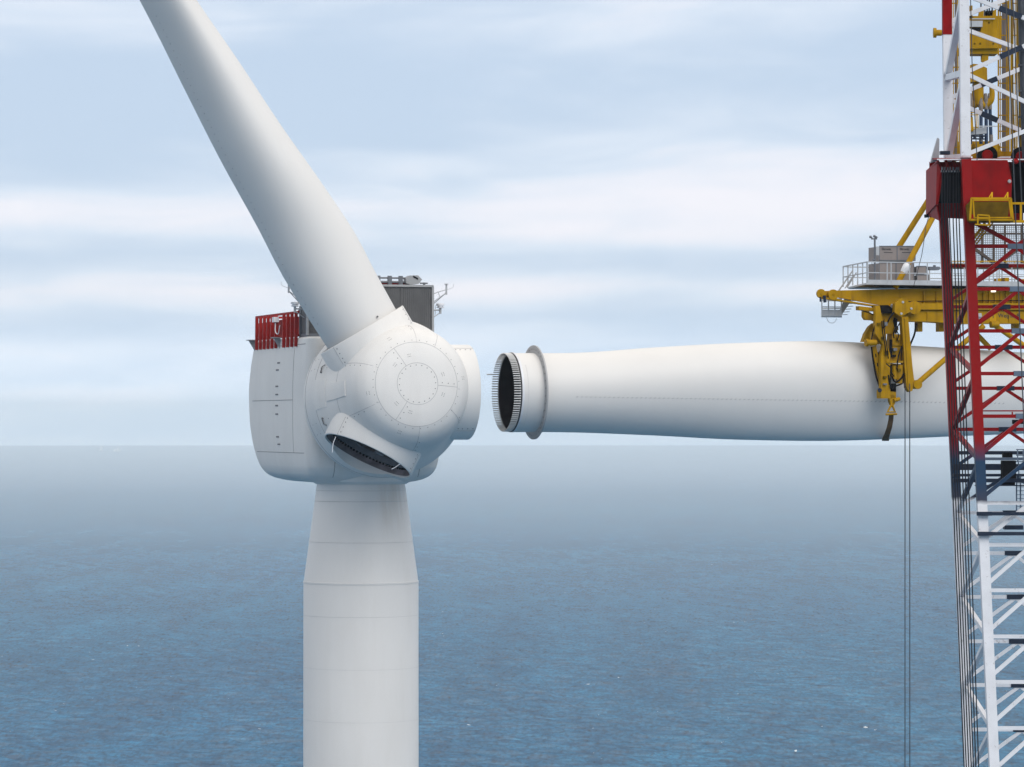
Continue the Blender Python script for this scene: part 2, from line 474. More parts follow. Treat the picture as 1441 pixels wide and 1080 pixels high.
# ------------------------------------------------------------------ sea and haze
SEA_R = 127.0 * F / 32.0
import numpy as np
def sea_mesh():
    """one sheet to the horizon; the sector seen by the camera is cut fine enough to carry real waves"""
    rng = np.random.RandomState(11)
    rr = [0.5, 60, 200, 400, 600, 750, 850, 930, 1000]
    r = 1000.0
    while r < 5200: r += 1.7 * (r / 1300.0) ** 1.6; rr.append(r)
    while r < SEA_R: r *= 1.03; rr.append(min(r, SEA_R))
    rr = np.array(rr)
    fine = np.radians(np.linspace(-11.5, 11.5, 620))
    rest = np.radians(np.linspace(11.5, 348.5, 60)[1:-1])
    ang = np.concatenate([fine, rest]); nf = len(fine); na = len(ang); nr = len(rr)
    Rg, Ag = np.meshgrid(rr, ang, indexing='ij')
    X = Rg * np.sin(Ag); Y = Rg * np.cos(Ag); Z = np.zeros_like(X)
    step = np.gradient(rr)
    for k in range(64):
        lam = 4.2 * (34.0 / 4.2) ** (rng.rand() ** 1.5)
        th = math.radians(25) + rng.randn() * 0.75
        amp = 0.0150 * lam ** 0.86 * (0.5 + rng.rand())
        kx, ky = 2 * math.pi / lam * math.sin(th), 2 * math.pi / lam * math.cos(th)
        ph = kx * X + ky * Y + rng.rand() * 6.283
        keep = np.clip((lam / np.maximum(step, 1e-3) - 2.5) / 2.0, 0, 1)[:, None]
        # crests a little sharper than troughs, and the sea comes in groups
        grp = 0.65 + 0.35 * np.sin(0.11 * kx * X - 0.09 * ky * Y + 3.1 * k)
        sn = np.sin(ph)
        Z += keep * amp * grp * (sn + 0.28 * np.cos(2 * ph))
    fr = np.clip((Rg - 1000) / 120, 0, 1)
    fa = np.clip((math.radians(11.4) - np.abs(np.where(Ag > math.pi, Ag - 2 * math.pi, Ag))) / math.radians(1.2), 0, 1)
    Z *= fr * fa
    co = np.stack([X, Y, Z], -1).reshape(-1, 3).astype(np.float32)
    i0 = (np.arange(nr - 1)[:, None] * na + np.arange(na)[None, :]).ravel()
    i1 = (np.arange(nr - 1)[:, None] * na + (np.arange(na)[None, :] + 1) % na).ravel()
    quads = np.stack([i0, i0 + na, i1 + na, i1], -1).astype(np.int32)
    nq = len(quads)
    cap = np.arange(na, dtype=np.int32)
    loops = np.concatenate([quads.ravel(), cap])
    me = bpy.data.meshes.new('sea')
    me.vertices.add(len(co)); me.vertices.foreach_set('co', co.ravel())
    me.loops.add(len(loops)); me.loops.foreach_set('vertex_index', loops)
    starts = np.concatenate([np.arange(nq, dtype=np.int32) * 4, [nq * 4]]).astype(np.int32)
    me.polygons.add(nq + 1); me.polygons.foreach_set('loop_start', starts)
    me.update(calc_edges=True); me.validate()
    me.polygons.foreach_set('use_smooth', np.ones(len(me.polygons), dtype=bool))
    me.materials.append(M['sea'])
    o = bpy.data.objects.new('sea', me); COL.objects.link(o); o['kind'] = 'structure'
    return o
sea = sea_mesh()

hz = MB(); hz.box((0, 0, 114.0), 2 * SEA_R + 800, 2 * SEA_R + 800, 238.0)
haze_m = bpy.data.materials.new('haze_air'); haze_m.use_nodes = True
t = haze_m.node_tree; t.nodes.clear()
pv = nn(t, 'ShaderNodeVolumePrincipled'); pv.inputs['Color'].default_value = (.85, .95, 1.0, 1); pv.inputs['Density'].default_value = 8.2e-5
pv.inputs['Anisotropy'].default_value = 0.0
om = nn(t, 'ShaderNodeOutputMaterial'); t.links.new(pv.outputs[0], om.inputs['Volume'])
haze = hz.build('haze', haze_m, smooth=False, kind='stuff')

# ------------------------------------------------------------------ wind turbine
YAW, TILT = R(17), R(6)
TX, TY = (508 - CX) * 204 / F, 204.0
a_h = V((math.sin(YAW), -math.cos(YAW), 0))           # rotor axis, level, towards the hub
e_h = V((math.cos(YAW), math.sin(YAW), 0))            # to the right in the rotor plane
UP = V((0, 0, 1))
a_t = a_h * math.cos(TILT) + UP * math.sin(TILT)
z_t = UP * math.cos(TILT) - a_h * math.sin(TILT)
LR = 8.17
RC = V((TX, TY, 0)) + a_h * LR; RC.z = H + (EY - 552) * RC.y / F
def AX(L): return RC + a_t * (L - LR)

turbine = empty('wind_turbine', (TX, TY, 0), 'white offshore wind turbine with one blade mounted and an open socket facing down', 'wind turbine')

# tower
zt = lambda py: H + (EY - py) * TY / F
ZN = zt(819)
tw = MB()
tw.lathe([(0, 4.0), (30, 3.6), (80, 3.32), (ZN - .03, 3.302), (ZN + .03, 3.285), (zt(676), 2.50), (zt(670), 2.45)], (TX, TY, 0), (0, 0, 1), 128, True, True)
tower = tw.build('tower', M['tower'], turbine, angle=60)
rs = MB()
for py, r, hh in ((705, 2.67, .02), (762, 2.985, .010), (865, 3.303, .011), (938, 3.304, .008), (1011, 3.305, .008), (690, 2.585, .014)):
    z = zt(py); rs.lathe([(z - hh, r), (z - hh, r + .006), (z + hh, r + .006), (z + hh, r)], (TX, TY, 0), (0, 0, 1), 96)
rs.build_each('weld_seam', M['seam_faint'], tower)
fl = MB(); z = ZN; fl.lathe([(z - .05, 3.29), (z - .05, 3.318), (z + .05, 3.316), (z + .06, 3.27)], (TX, TY, 0), (0, 0, 1), 128)
fl.build('flange', M['tower'], tower)
yk = MB(); yk.lathe([(zt(681), 2.50), (zt(681), 2.62), (zt(677), 2.85), (zt(660), 2.95)], (TX, TY, 0), (0, 0, 1), 96, True, True)
yk.build('yaw_skirt', M['hull'], tower)

# nacelle : horizontal slices, bottom to top  (z, rear L, front L, half width, corner radius)
def rrect(L0, L1, w, cr, z, n=8):
    pts = []
    for (cl, cw, a0) in ((L1 - cr, w - cr, 0), (L0 + cr, w - cr, 90), (L0 + cr, -w + cr, 180), (L1 - cr, -w + cr, 270)):
        for k in range(n + 1):
            t = R(a0 + 90 * k / n)
            q = V((TX, TY, 0)) + a_h * (cl + cr * math.cos(t)) + e_h * (cw + cr * math.sin(t)); q.z = z
            pts.append(q)
    return pts
NZ = [(123.50, -6.2, 0.6, 1.6, .8), (123.56, -7.4, 1.6, 2.4, .9), (123.75, -8.7, 2.4, 3.2, .9), (124.05, -9.4, 2.9, 3.62, .9), (124.5, -9.95, 3.15, 3.82, .8), (125.2, -10.6, 3.25, 3.93, .75),
      (126.0, -11.2, 3.28, 3.98, .7), (127.2, -11.8, 3.3, 4.0, .7), (128.8, -12.0, 3.3, 4.0, .7), (130.2, -11.7, 3.3, 3.96, .7), (131.35, -11.2, 3.25, 3.88, .65), (131.75, -11.0, 3.2, 3.84, .6), (131.85, -10.9, 3.1, 3.74, .5)]
nb = MB()
zs = [NZ[0][0] + (NZ[-1][0] - NZ[0][0]) * k / 60 for k in range(61)]
zs = sorted(set(zs + [q[0] for q in NZ] + [123.6, 123.65, 123.9]))
nb.rings([rrect(*interp(NZ, z), z) for z in zs], True, True, True)
nacelle = nb.build('nacelle', M['hull'], turbine, angle=50)
def nac(L, side, z, out=0.0):
    """point on a nacelle flank: side -1 is the left one"""
    w = interp(NZ, z)[2]
    q = V((TX, TY, 0)) + a_h * L + e_h * (side * (w + out)); q.z = z
    return q
def nacL(px, py, side=-1):
    """flank distance L for a photo column"""
    z = zt(py)
    for _ in range(6):
        w = interp(NZ, z)[2]
        k = (px - CX) / F
        X0 = TX + e_h.x * side * w; Y0 = TY + e_h.y * side * w
        L = (k * Y0 - X0) / (a_h.x - k * a_h.y)
        z = H + (EY - py) * (Y0 + a_h.y * L) / F
    return L, z
ns = MB()
def flank_line(pts, r=.016):
    q = []
    for px, py in pts:
        L, z = nacL(px, py); q.append(nac(L, -1, z, .004))
    ns.tube(q, r, 6)
def level_line(z, L0, L1, n=24, r=.016):
    ns.tube([nac(L0 + (L1 - L0) * k / n, -1, z, .003) for k in range(n + 1)], r, 6)
L412, z563 = nacL(412, 563)
level_line(zt(486), -10.2, 2.5); level_line(z563, -10.4, L412); level_line(nacL(400, 637)[1], -9.4, 2.4)
ns.tube([nac(L412, -1, 131.3 - k * (131.3 - nacL(400, 637)[1]) / 20, .003) for k in range(21)], .011, 6)
def front_pt(w, z, out=.004):
    q = V((TX, TY, 0)) + a_h * (interp(NZ, z)[1] + out) + e_h * w; q.z = z
    return q
for w in (-2.35, 2.62):
    ns.tube([front_pt(w, 123.9 + k * .12) for k in range(14)], .014, 6)
ns.build_each('panel_seam', M['seam'], nacelle)
for py in (511, 521, 544, 555.5, 571, 583, 615, 625.5):
    L, z = nacL(392 - 2.5 * math.cos((py - 565) / 60 * 1.2) + (1.5 if py in (511, 625.5) else 0), py)
    v = MB(); v.box(nac(L, -1, z, .0), .62, .05, .085, a_h, e_h, UP)
    v.build('side_vent', M['seam'], nacelle)

# cooler on the front of the roof
def roof(L, w, z):
    q = V((TX, TY, 0)) + a_h * L + e_h * w; q.z = z
    return q
ZR = 131.85
zc_top = H + (EY - 403) * 201.5 / F
WR = 3.66
ck = MB(); ck.prism([roof(.7, -WR, ZR + .2), roof(2.1, -WR, ZR + .2), roof(2.1, WR, ZR + .2), roof(.7, WR, ZR + .2)], UP * (zc_top - ZR - .2))
cooler = ck.build('cooler', M['cooler'], turbine)
tr = MB()
for w in (-WR - .02, WR + .02):
    tr.prism([roof(2.02, w - .06, ZR + .1), roof(2.2, w - .06, ZR + .1), roof(2.2, w + .06, ZR + .1), roof(2.02, w + .06, ZR + .1)], UP * (zc_top - ZR - .06))
tr.prism([roof(.6, -WR - .05, zc_top + .003), roof(2.2, -WR - .05, zc_top + .003), roof(2.2, WR + .05, zc_top + .003), roof(.6, WR + .05, zc_top + .003)], UP * .12)
tr.build('frame', M['cooler_edge'], cooler)
fn = MB()
for k in range(64):
    w = -WR + .1 + k * (2 * WR - .2) / 63
    fn.prism([roof(2.101, w - .012, ZR + .25), roof(2.13, w - .012, ZR + .25), roof(2.13, w + .012, ZR + .25), roof(2.101, w + .012, ZR + .25)], UP * (zc_top - ZR - .3))
for w in (-.7, 1.83):
    fn.prism([roof(2.101, w - .03, ZR + .25), roof(2.145, w - .03, ZR + .25), roof(2.145, w + .03, ZR + .25), roof(2.101, w + .03, ZR + .25)], UP * (zc_top - ZR - .3))
fn.build_each('fin', M['cooler'], cooler)
sl = MB(); sl.prism([roof(.5, -WR, ZR + .003), roof(2.15, -WR, ZR + .003), roof(2.15, WR, ZR + .003), roof(.5, WR, ZR + .003)], UP * .19)
sl.build('sill', M['steel'], cooler)
zp = zc_top + .125
pp = MB()
for dz, r in ((.40, .05), (.17, .065)):
    pp.tube([roof(1.5, -2.8, zp + dz), roof(1.5, 2.3, zp + dz)], r, 8)
pp.build_each('coolant_pipe', M['steel'], cooler)
for w in (-1.9, -.75, .62, 1.3, 1.95):
    q = MB(); q.box(roof(1.5, w, zp + .27), .2, .22, .5, a_h, e_h, UP); q.box(roof(1.5, w, zp + .06), .3, .14, .12, a_h, e_h, UP)
    q.build('pipe_clamp', M['steel'], cooler)
rd = MB(); rd.prism([roof(1.2, -2.5, zp), roof(1.35, -2.5, zp), roof(1.35, 2.6, zp), roof(1.2, 2.6, zp)], UP * .12); rd.build('red_strip', M['redfence'], cooler)
hd = MB()
hp = [(2.2, .10), (2.2, .36), (2.4, .54), (2.9, .56), (3.15, .32), (2.93, .06), (2.45, .02)]
hd.prism([roof(1.2, w, zp + h) for w, h in hp], a_h * .6)
hd.build('pipe_header', M['cooler_edge'], cooler)
hl = MB(); hl.box(roof(1.81, 2.75, zp + .42), .03, .32, .1, a_h, (e_h - UP * .5).normalized(), UP); hl.build('hatch', M['black'], cooler)
hv = MB(); hv.tube([roof(1.5, 3.35, zp - .1), roof(1.5, 3.35, zp + .16)], .07, 8); hv.tube([roof(1.5, 3.1, zp + .12), roof(1.5, 3.55, zp + .12)], .045, 8); hv.build('valve', M['steel'], cooler)

# sensor masts with beacons, left and right of the cooler
def mast(side):
    g = MB()
    w0 = side * (WR + .06)
    T = roof(1.6, side * (WR + .98), zc_top + .02)
    A = roof(1.6, w0, zc_top - .40); B_ = roof(1.6, w0, zc_top - .93); Cc = roof(1.2, w0, zc_top - 1.15)
    E_ = T - UP * .3
    for p, q, r in ((A, T - UP * .12, .028), (B_, E_, .03), (Cc, E_, .028), (A + (T - A) * .45, B_ + (E_ - B_) * .58, .02)):
        g.tube([p, q], r, 6)
    g.tube([T - UP * .42, T + UP * .16], .055, 8); g.disc(T + UP * .16, UP, .12, .05, 12)
    g.tube(curve_pts([T - UP * .15, T + e_h * side * .22 - UP * .07, T + e_h * side * .4 + UP * .02, T + e_h * side * .44 + UP * .22], 5), .012, 5)
    o = g.build('sensor_mast', M['pale'], turbine)
    b2 = MB()
    q = roof(1.6, side * (WR + .62), zc_top - 1.25)
    b2.tube([roof(1.6, w0, zc_top - 1.3), q - UP * .04], .05, 6); b2.tube([roof(1.6, w0, zc_top - 1.8), q - UP * .18], .03, 6)
    b2.tube([q - UP * .25, q + UP * .1], .07, 8); b2.tube([q - e_h * side * .3 - UP * .3, q - e_h * side * .3 + UP * .22, q + UP * .2], .018, 6)
    b2.build('bracket', M['pale'], o)
    b3 = MB(); b3.lathe([(0, .16), (.02, .22), (.06, .22), (.07, .16), (.13, .16), (.14, .235), (.25, .235), (.27, .19)], q + UP * .08, UP, 20, True, True)
    b3.build('beacon', M['white'], o)
mast(1); mast(-1)

# red guard along the left edge of the roof
ga = MB()
ga.bar(roof(-10.6, -3.72, ZR + 1.46), roof(.35, -3.72, ZR + 1.46), .13)
ga.bar(roof(-10.6, -3.74, ZR + .12), roof(.35, -3.74, ZR + .12), .12)
ga.bar(roof(-10.6, 3.6, ZR + 1.46), roof(-.2, 3.6, ZR + 1.46), .13)
ga.bar(roof(-10.6, -3.72, ZR + 1.46), roof(-10.6, 3.6, ZR + 1.46), .13)
guard = ga.build('guard_rail', M['redfence'], turbine, smooth=False)
for k in range(11):
    if k in (6,): continue
    L = -9.55 + k * 1.0
    q = MB(); q.bar(roof(L, -3.93, ZR + 1.42), roof(L, -3.95, ZR - .52), .19, .16, a_h)
    q.build('post', M['redfence'], guard, smooth=False)
pn = MB()
for side in (-3.62,):
    pn.prism([roof(-10.5, side, ZR + .2), roof(-7.9, side, ZR + .2), roof(-7.9, side, ZR + 1.1), roof(-10.5, side, ZR + 1.1)], e_h * .05)
    pn.prism([roof(-7.9, side, ZR + .2), roof(.2, side, ZR + .2), roof(.2, side, ZR + 1.22), roof(-7.9, side, ZR + 1.1)], e_h * .05)
for k in range(12):
    L = -10.5 + k * .98
    pn.bar(roof(L, 3.55, ZR + .1), roof(L, 3.55, ZR + 1.4), .12, .1, a_h)
pn.build_each('guard_panel', M['redfence'], guard, smooth=False)
for L in (-10.4, -3.9):
    q = MB(); q.prism([roof(L - .45, -3.84, ZR + .06), roof(L - .45, -4.3, ZR + .06), roof(L + .35, -4.3, ZR + .06), roof(L + .35, -3.84, ZR + .06)], UP * .05)
    q.prism([roof(L, -3.84, ZR + .05), roof(L, -4.25, ZR + .05), roof(L, -3.88, ZR - .55)], a_h * .1)
    q.build('wall_bracket', M['cooler_edge'], guard, smooth=False)
hb = MB(); hb.lathe([(0, .42), (1.0, .34), (1.9, .02)], roof(-6.0, -1.5, ZR), UP, 4, True, True); hb.build('roof_cone', M['pale'], turbine, smooth=False)
wb = MB(); wb.box(roof(-4.5, -3.98, ZR + 1.15), .5, .3, .3, a_h, e_h, UP); wb.tube(curve_pts([roof(-4.4, -4.0, ZR + .95), roof(-4.2, -4.05, ZR + .45), roof(-3.5, -4.05, ZR + .3), roof(-3.3, -4.0, ZR + .8)], 5), .03, 6)
wb.build('junction_box', M['white'], turbine)
wr = MB(); wr.tube([roof(.3, -3.6, ZR), roof(.3, -3.6, zc_top - 1.1)], .12, 8); wr.tube([roof(-.4, -3.6, ZR + 1.5), roof(.6, -3.6, ZR + 1.75)], .06, 6); wr.build('cable_duct', M['steel'], turbine)

# hub
HP = [(3.75, 4.25), (4.0, 4.36), (5.2, 4.42), (6.2, 4.40), (7.1, 4.26), (7.9, 4.02), (8.7, 3.76), (9.6, 3.56), (10.4, 3.40), (11.1, 3.16), (11.6, 2.82), (11.94, 2.34), (12.12, 1.7), (12.2, 1.0), (12.22, 0.02)]
def hub_r(L): return interp(HP, L)[0]
hprof = [(L, r) for L, r in [(3.75, 3.6)]]
N = 110
s_acc = []
for i in range(len(HP) - 1):
    for k in range(8):
        L = HP[i][0] + (HP[i + 1][0] - HP[i][0]) * k / 8
        hprof.append((L, hub_r(L)))
hprof.append(HP[-1])
def hubp(L, r, phi):
    return AX(L) + (e_h * math.cos(phi) + z_t * math.sin(phi)) * r
NH = 160
hb_ = MB(); hb_.rings([[hubp(L, r, 2 * math.pi * k / NH) for k in range(NH)] for L, r in hprof], True, True, True)
hub = hb_.build('hub', M['hull'], turbine, angle=45)
BD = {'up': R(120), 'right': R(0), 'down': R(242.5)}
def bdir(phi): return e_h * math.cos(phi) + z_t * math.sin(phi)
CUFF = 2.64; RIM = 4.0
# cut the two open blade sockets through the hub skin
cutters = []
for nm in ('right', 'down', 'up'):
    c = MB(); c.lathe([(2.75, CUFF - .1), (7.5, CUFF - .1)], RC, bdir(BD[nm]), 96, True, True)
    o = c.build('socket_cutter', M['inside'], smooth=False); cutters.append(o)
    md = hub.modifiers.new('cut', 'BOOLEAN'); md.operation = 'DIFFERENCE'; md.object = o; md.solver = 'EXACT'
bpy.context.view_layer.update()
dg = bpy.context.evaluated_depsgraph_get(); dg.update()
me = bpy.data.meshes.new_from_object(hub.evaluated_get(dg), preserve_all_data_layers=True, depsgraph=dg)
hub.modifiers.clear(); hub.data = me
for o in cutters: bpy.data.objects.remove(o, do_unlink=True)
if len(me.materials) == 0: me.materials.append(M['hull'])
for nm, ph in BD.items():
    d = bdir(ph)
    c = MB(); c.lathe([(1.9, CUFF), (RIM - .03, CUFF), (RIM, CUFF - .03), (RIM, CUFF - .085), (2.8, CUFF - .09), (1.9, CUFF - .09)], RC, d, 120, ring=True)
    cuff = c.build('blade_cuff', M['hull'], hub, angle=50)
    sm = MB()
    for q in (60, -60):                                        # panel joint along the cuff, bolts beside it
        pv_ = (a_t * math.cos(R(q)) + d.cross(a_t) * math.sin(R(q)))
        sm.tube([RC + d * 2.9 + pv_ * (CUFF + .002), RC + d * (RIM - .02) + pv_ * (CUFF + .002)], .013, 6)
    sm.build_each('cuff_seam', M['seam_pale'], hub)
    bl = MB()
    for q in (56, -56):
        pv_ = (a_t * math.cos(R(q)) + d.cross(a_t) * math.sin(R(q)))
        for h in (2.95, 3.2, 3.5, 3.8): bl.disc(RC + d * h + pv_ * (CUFF - .01), pv_, .03, .022, 8)
    bl.build_each('cuff_bolt', M['bolt'], hub)
    if nm == 'up': 
        g = MB(); g.lathe([(RIM - .06, 2.1), (RIM - .02, 2.1), (RIM - .02, CUFF - .09), (RIM - .06, CUFF - .09)], RC, d, 96, ring=True); g.build('root_seal', M['seam'], hub)
        continue
    g = MB(); g.lathe([(1.9, CUFF - .1), (3.9, CUFF - .1), (3.9, CUFF - .115), (1.9, CUFF - .115)], RC, d, 96, ring=True); g.build('socket_lining', M['inside'], hub)
    g = MB(); g.lathe([(3.52, 2.22), (3.52, 2.50), (3.2, 2.50), (3.2, 2.22)], RC, d, 96, ring=True)
    brg = g.build('pitch_bearing', M['steel'], hub)
    st = MB()
    for k in range(72):
        t_ = 2 * math.pi * k / 72
        pv_ = (a_t * math.cos(t_) + d.cross(a_t) * math.sin(t_))
        st.tube([RC + d * 3.51 + pv_ * 2.36, RC + d * 3.62 + pv_ * 2.36], .052, 6)
    st.build_each('bearing_bolt', M['black'], hub)
    g = MB(); g.lathe([(2.78, 2.5), (2.8, 2.5), (2.8, .01), (2.78, .01)], RC, d, 64, ring=True); g.build('bulkhead', M['inside'], hub)
    g = MB()
    for w, hgt in ((-.7, .7), (.55, .5)):
        x_ = d.cross(a_t)
        g.box(RC + d * 3.05 + x_ * w - a_t * .9, .5, .5, hgt, x_, a_t, d)
    g.tube(curve_pts([RC + d * 2.9 - a_t * 1.6, RC + d * 3.5 - a_t * .9 + x_ * .4, RC + d * 3.2 + x_ * 1.3 - a_t * .6, RC + d * 2.9 + x_ * 1.6], 6), .035, 6)
    g.build('pitch_drive', M['seam'], hub)
# tag lines tied in the open socket rim
g = MB(); d = bdir(BD['down']); x_ = d.cross(a_t)
def sock(px, py): 
    k = 193.5; return P(px, py, k)
g.tube(curve_pts([sock(472.5, 615), sock(469, 624), sock(467.5, 637)], 4), .022, 6)
g.tube(curve_pts([sock(563, 653), sock(556, 658), sock(551, 660.5)], 4), .02, 6)
g.build_each('loose_cord', M['white'], hub)

hs = MB(); hbolt = MB()
def arc_on_hub(L, p0, p1, n=64, r=.010, rad=None):
    pts = [hubp(L, (rad or hub_r(L)) + .002, R(p0 + (p1 - p0) * k / n)) for k in range(n + 1)]
    hs.tube(pts, r, 6)
def L_of_r(r):
    lo, hi = 10.0, 12.22
    for _ in range(40):
        mid = (lo + hi) / 2
        if hub_r(mid) > r: lo = mid
        else: hi = mid
    return lo
L1, L2 = L_of_r(1.14), L_of_r(2.3)
arc_on_hub(L1, 0, 360); arc_on_hub(L2, 0, 360, 96)
arc_on_hub(4.55, 0, 360, 120, .016)
for p0, p1 in ((148, 213), ):
    arc_on_hub(6.55, p0, p1, 24, .012)
    arc_on_hub(8.9, p0 - 3, p1 + 3, 24, .011)
def radial(phi, La, Lb, n=14, r=.010):
    hs.tube([hubp(La + (Lb - La) * k / n, hub_r(La + (Lb - La) * k / n) + .002, R(phi)) for k in range(n + 1)], r, 6)
for ph in (-4, 122, 238): radial(ph, L1, L2)
for ph, Lb in ((88, 9.6), (62, 10.9), (157, 9.0), (205, 9.0), (273, 9.4), (-36, 10.6)): radial(ph, L2, Lb)
def dot(L, phi, rr=.026, out=0):
    r = hub_r(L); p = hubp(L, r, R(phi))
    q = hubp(L + .02, hub_r(L + .02), R(phi)); tang = (q - p).normalized()
    nrm = (bdir(R(phi)) - tang * tang.dot(bdir(R(phi)))).normalized()
    if nrm.dot(a_t) < 0 and L > 10: nrm = -nrm
    hbolt.disc(p - nrm * .012, nrm, rr, .02, 8)
Lb_ = L_of_r(1.02); Lo = L_of_r(2.42)
for k in range(20): dot(Lb_, k * 18 + 3)
for k in range(36): dot(Lo, k * 10 + 4, .022)
for ph in (-4, 122, 238):
    for s_ in (1.4, 1.75, 2.1):
        Lq = L_of_r(s_); dot(Lq, ph + 9.0 / s_, .026)
for ph in (88, 157, 205, 273, -36):
    for Lq in (11.2, 10.7, 10.2, 9.6): dot(Lq, ph + 2.2, .028)
for c_ph, c_r in ((140, 1.6), (105, 1.6), (20, 1.55), (-22, 1.55), (222, 1.6), (254, 1.6), (250, 2.75), (118, 2.85), (8, 2.75), (190, 2.7)):
    for i in (-1, 1):
        for j in (-1, 0, 1): dot(L_of_r(c_r + i * .06), c_ph + j * 4.5 / c_r, .018)
for ph in (152, 160, 200, 208):
    for Lq in (5.2, 5.9, 6.9, 7.6, 8.3): dot(Lq, ph, .026)
hs.build_each('panel_seam', M['seam_pale'], hub)
hbolt.build('cover_bolts', M['bolt'], hub, kind='stuff')
def patch(L0, L1_, p0, p1, out, name, mat_, n=10):
    m_ = MB(); rows = []
    for i in range(n + 1):
        L = L0 + (L1_ - L0) * i / n
        rows.append([hubp(L, hub_r(L) + out, R(p0 + (p1 - p0) * k / n)) for k in range(n + 1)])
    top = [p for r_ in rows for p in r_]
    low = [[hubp(L0 + (L1_ - L0) * i / n, hub_r(L0 + (L1_ - L0) * i / n) - .06, R(p0 + (p1 - p0) * k / n)) for k in range(n + 1)] for i in range(n + 1)]
    m_.rings(rows, False)
    edge_t = [rows[0][k] for k in range(n + 1)] + [rows[i][n] for i in range(1, n + 1)] + [rows[n][k] for k in range(n - 1, -1, -1)] + [rows[i][0] for i in range(n - 1, 0, -1)]
    edge_l = [low[0][k] for k in range(n + 1)] + [low[i][n] for i in range(1, n + 1)] + [low[n][k] for k in range(n - 1, -1, -1)] + [low[i][0] for i in range(n - 1, 0, -1)]
    m_.rings([edge_t, edge_l], True)
    return m_.build(name, mat_, hub, angle=30)
patch(7.9, 10.0, 173, 187, .04, 'access_hatch', M['hull'])
patch(6.5, 7.75, 169, 191, .02, 'access_panel', M['hull'])
for px, py in ((454, 520), (455.5, 593)):
    q = MB()
    c0 = P(px, py, 197.2)
    # find the hub skin under this spot
    best = min(((hubp(L / 10, hub_r(L / 10) + .02, R(ph))) for L in range(42, 75) for ph in range(140, 225)), key=lambda p_: (CX + p_.x * F / p_.y - px) ** 2 + (EY - (p_.z - H) * F / p_.y - py) ** 2)
    sgn = 1 if py < 560 else -1
    q.tube([best + V((-.12, 0, -.22 * sgn)), best + V((.12, -.03, -.1 * sgn)), best + V((.14, -.03, .24 * sgn)), best + V((-.02, 0, .12 * sgn)), best + V((-.12, 0, -.22 * sgn))], .03, 6)
    q.build('grab_handle', M['bolt'], hub)

# mounted blade
BU = [(3.4, -2.05, 2.18, 2.2), (4.1, -2.13, 2.20, 2.2), (6.5, -2.22, 2.27, 2.25), (8.45, -2.24, 2.38, 2.4), (11.8, -2.02, 2.16, 2.75), (15.8, -1.87, 1.76, 2.95), (19.9, -1.58, 1.5, 2.95), (24.4, -1.22, 1.13, 2.8), (35, -.75, .65, 2.4), (60, -.5, .3, 1.6), (92, -.25, .05, .7), (98, -.15, -.05, .15)]
def blade_rows(tab, d, across, deep, d0, d1, n, ns_=72, aft=0.0):
    rows = []
    for i in range(n + 1):
        t_ = i / n; s = d0 + (d1 - d0) * (t_ ** 1.25)
        lo, hi, dp = interp(tab, s)
        mid, half = (lo + hi) / 2, (hi - lo) / 2
        air = max(0, min(1, (s - 6) / 14))
        row = []
        for k in range(ns_):
            q = 2 * math.pi * k / ns_
            cx, sx_ = math.cos(q), math.sin(q)
            # towards an aerofoil: blunt nose on one side, drawn-out tail on the other
            along = sx_
            thick = cx * (1 - .38 * air * aft * (sx_ + .25)) if aft else cx
            row.append(RC + d * s + across * (mid + half * (thick if not aft else along)) + deep * (dp * (along if not aft else thick)))
        rows.append(row)
    return rows
d = bdir(BD['up']); acr = (e_h * math.sin(R(60)) + z_t * math.cos(R(60)))
mb = MB(); mb.rings(blade_rows(BU, d, acr, a_t, 3.4, 98, 70), True, True, True)
blade1 = mb.build('blade', M['blade'], turbine, angle=60)
q = MB()
for k in range(0, 46):                                          # row of small tabs along the left edge
    s = 5.5 + k * .42; lo, hi, dp = interp(BU, s); mid, half = (lo + hi) / 2, (hi - lo) / 2
    th = R(168)
    p_ = RC + d * s + acr * (mid + half * math.cos(th)) + a_t * (dp * math.sin(th))
    q.box(p_ , .06, .035, .035, d, acr, a_t)
q.build_each('vortex_tab', M['seam_pale'], blade1, smooth=False)
q = MB(); q.tube([RC + d * 4.2 + acr * (.5) + a_t * 2.2, RC + d * 4.2 + acr * .5 + a_t * 2.27], .05, 8); q.build('drain_plug', M['bolt'], blade1)

# ------------------------------------------------------------------ loose blade
BR = [(6.53, 2.19, -2.22, 2.2), (8.5, 2.2, -2.22, 2.2), (10, 2.22, -2.24, 2.2), (15, 2.56, -2.42, 2.15), (20, 2.84, -2.66, 2.0), (25, 2.98, -2.74, 1.85), (30, 2.79, -2.62, 1.68), (33, 2.64, -2.5, 1.55), (45, 2.05, -2.1, 1.2), (70, 1.1, -1.4, .7), (97, .3, -.4, .2), (101, .05, -.1, .05)]
def QP(d_, f, z):
    q = RC + e_h * d_ + a_h * f; q.z = RC.z + z; return q
loose = empty('turbine_blade', QP(29, 0, -2.7), 'loose white turbine blade held level, ring of root bolts facing the hub', 'turbine blade')
rows = []
for i in range(81):
    s = 6.53 + (101 - 6.53) * (i / 80) ** 1.5
    hi, lo, dp = interp(BR, s); mid, half = (lo + hi) / 2, (hi - lo) / 2
    air = max(0, min(1, (s - 9) / 16)); row = []
    for k in range(96):
        q = 2 * math.pi * k / 96
        row.append(QP(s, dp * math.cos(q) * (1 + .18 * air * math.sin(q)), mid + half * math.sin(q)))
    rows.append(row)
inner = [[QP(6.53, 2.11 * math.cos(2*math.pi*k/96), 2.11 * math.sin(2*math.pi*k/96)) for k in range(96)]]
mb = MB(); mb.rings(inner + rows, True, False, True)
shell = mb.build('shell', M['blade'], loose, angle=60)
g = MB(); g.lathe([(6.46, 2.105), (7.6, 2.0), (7.6, .01)], RC, e_h, 96); g.build('root_cavity', M['root_dark'], loose)
